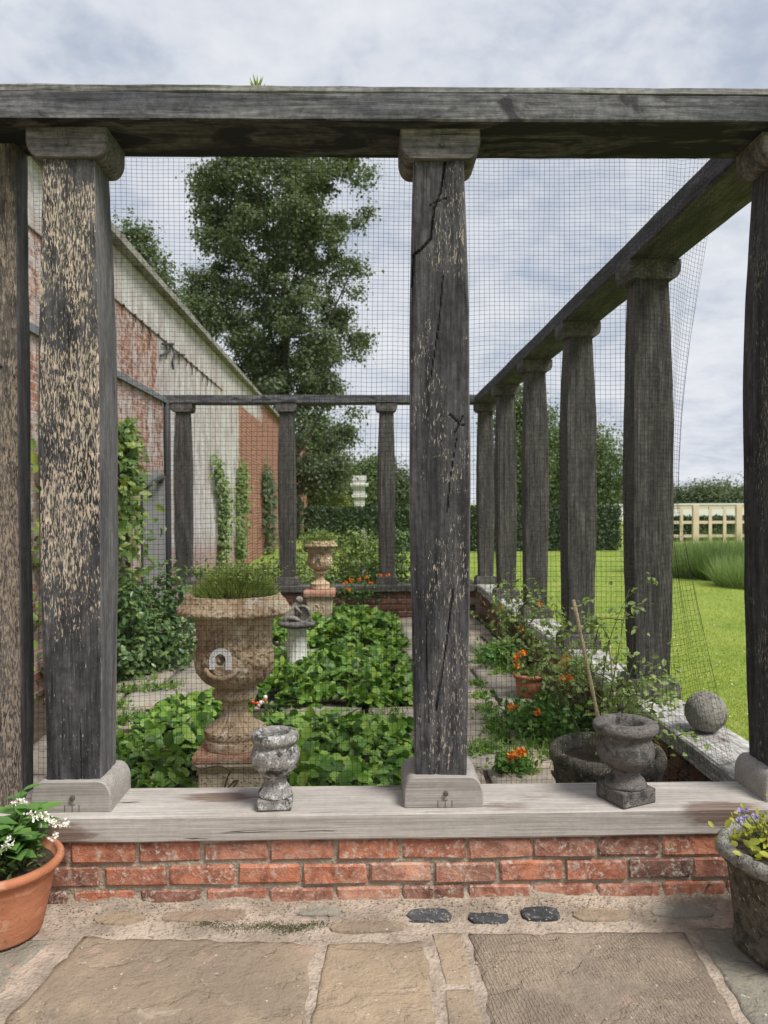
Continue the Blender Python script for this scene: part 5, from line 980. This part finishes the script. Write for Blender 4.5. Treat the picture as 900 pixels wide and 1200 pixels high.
# ------------------------------------------------------------------ trees
def tree(name, label, base, H, prof, ncl, per, size, mat, seed, tr=0.3, sig=0.42, voids=0.0, group=None, limbs=26, zmin=0.15):
    rg = np.random.default_rng(seed); e = empty(name, base, label=label, cat='tree', group=group); C = []
    zs, wl, wr = [np.array([p[i] for p in prof]) for i in range(3)]
    tries = 0
    while len(C) < ncl and tries < ncl*40:
        tries += 1; t = rg.uniform(zs[0], zs[-1]); L_ = np.interp(t, zs, wl); R_ = np.interp(t, zs, wr); mxw = max(wl.max()-0*1, wr.max())
        if rg.uniform(0, 1) > ((L_+R_)/(wl+wr).max())**1.2: continue
        a = rg.uniform(0, 2*math.pi); r = math.sqrt(rg.uniform(0.02, 1)); rx = r*math.cos(a); ry = r*math.sin(a)
        ctr = (R_-L_)/2; hw = (R_+L_)/2*(0.86+0.46*nz(a*1.2+seed, t*H*0.75, seed)); x = ctr+rx*hw; y = ry*hw*0.9
        if nz(x*0.55+seed, y*0.4, t*H*0.5) < voids: continue
        C.append((x, y, t*H))
    C = np.array(C); n = len(C)*per; k = np.repeat(np.arange(len(C)), per); sg = sig*rg.uniform(0.6, 1.25, len(C))[k][:, None]
    off = rg.normal(size=(n, 3))*np.array([1, 1, 0.7]); P = C[k]+off*sg; nr = off*0.4+rg.normal(size=(n, 3))*0.6+np.array([0, 0, 0.6])
    leaves_obj('crown', e, L_DIAMOND, P, nr, size*rg.uniform(0.6, 1.3, n), mat, rg)
    tp_ = [(0.12*nz(i*0.7, seed)*i*0.3, 0, H*0.92*i/10) for i in range(11)]; mb = MB().tube(tp_, [tr*(1-0.93*i/10)*(1.25 if i == 0 else 1) for i in range(11)], 10)
    pick = rg.choice(len(C), min(limbs, len(C)), replace=False)
    for i in pick:
        c = C[i]; z0 = max(H*zmin*0.7, c[2]-math.hypot(c[0], c[1])*rg.uniform(0.7, 1.3)-0.6); f = z0/(H*0.92); r0 = tr*(1-0.93*min(f, 1))*0.45
        x0 = np.interp(z0, [q[2] for q in tp_], [q[0] for q in tp_]); mb.tube(catmull([(x0, 0, z0), (x0+(c[0]-x0)*0.45, c[1]*0.45, z0+(c[2]-z0)*0.35), tuple(c)], 4), [r0*(1-0.9*j/8)+0.008 for j in range(9)], 6, False)
    link('trunk', mb.me('bark', True), e); return e
TB = 32.0; s32 = TB/900
tx = at(335, 590, TB).x
def tw(px_l, px_r): return ((335-px_l)*s32, (px_r-335)*s32)
def tz(py, D=TB): return at(335, py, D).z-GZ
H1 = tz(128)
pr1 = [(tz(y)/H1, *tw(a, b)) for y, a, b in [(575, 345, 400), (520, 290, 425), (470, 268, 432), (430, 250, 430), (395, 240, 456), (345, 235, 452), (290, 224, 444), (230, 212, 436), (185, 212, 440), (128, 300, 350)]]
tree('broadleaf_tree', 'tall full green tree rising behind the old garden wall', (tx, TB, GZ), H1, pr1, 520, 190, 0.16, 'tree_leaf', 108, 0.34, 0.27, -0.08)
D2 = 23.0; s23 = D2/900; x2 = at(165, 400, D2).x; H2 = at(165, 268, D2).z-GZ
tree('broadleaf_tree', 'smaller dark tree showing over the coping of the old wall', (x2, D2, GZ), H2, [(0.45, 1.3, 1.7), (0.65, 1.6, 1.9), (0.8, 1.3, 1.35), (0.92, 0.9, 0.6), (1.0, 0.5, 0.1)], 150, 130, 0.12, 'tree_leaf', 102, 0.2, 0.26, -0.15)
D3 = 30.0; x3 = at(232, 400, D3).x; H3 = at(232, 322, D3).z-GZ
tree('broadleaf_tree', 'grey-green feathery tree between the two trees over the wall', (x3, D3, GZ), H3, [(0.45, 1.0, 1.3), (0.65, 1.1, 1.5), (0.85, 1.0, 1.0), (1.0, 0.3, 0.4)], 130, 110, 0.13, 'far_leaf', 103, 0.2, 0.3, -0.12)
def simple_tree(label, px, D, top, w, seed, mat='tree_leaf2', ncl=150, per=110, group=None, low=0.1):
    H = at(px, top, D).z-GZ; s_ = w*D/900/2
    return tree('broadleaf_tree', label, (at(px, 590, D).x, D, GZ), H, [(low, s_*0.75, s_*0.75), (0.35, s_, s_), (0.6, s_*0.95, s_*0.95), (0.82, s_*0.65, s_*0.6), (1.0, s_*0.15, s_*0.2)], ncl, per, 0.0065*D**0.9*0.9, mat, seed, 0.12+D*0.003, 0.012*D, -0.16, group, 14)
simple_tree('rounded tree behind the clipped hedge, seen between the side posts', 690, 46, 492, 105, 111)
simple_tree('tall leafy tree seen in the gaps of the farthest side posts', 612, 44, 452, 70, 112)
simple_tree('mid green tree seen between two side posts over the hedge', 650, 52, 480, 80, 113)
simple_tree('dark tree by the stone pier behind the hedge', 442, 56, 540, 90, 114)
simple_tree('bushy tree beyond the end of the old wall', 392, 58, 543, 60, 115)
simple_tree('light branching tree beside the far post over the hedge', 468, 50, 552, 40, 116, 'far_leaf', 60, 60)
simple_tree('broad tree spreading below the tall tree at the wall end', 374, 44, 488, 46, 117)
for i, (px, tp_, w, D) in enumerate([(745, 578, 50, 150), (775, 582, 50, 160), (800, 577, 60, 155), (826, 573, 50, 150), (842, 571, 48, 158), (862, 575, 46, 150), (885, 573, 60, 155), (915, 578, 60, 150), (715, 580, 50, 150)]):
    simple_tree('distant rounded tree on the skyline beyond the trellis', px, D, tp_, w, 130+i, 'far_leaf', 60, 60, 'distant trees on the skyline', 0.02)
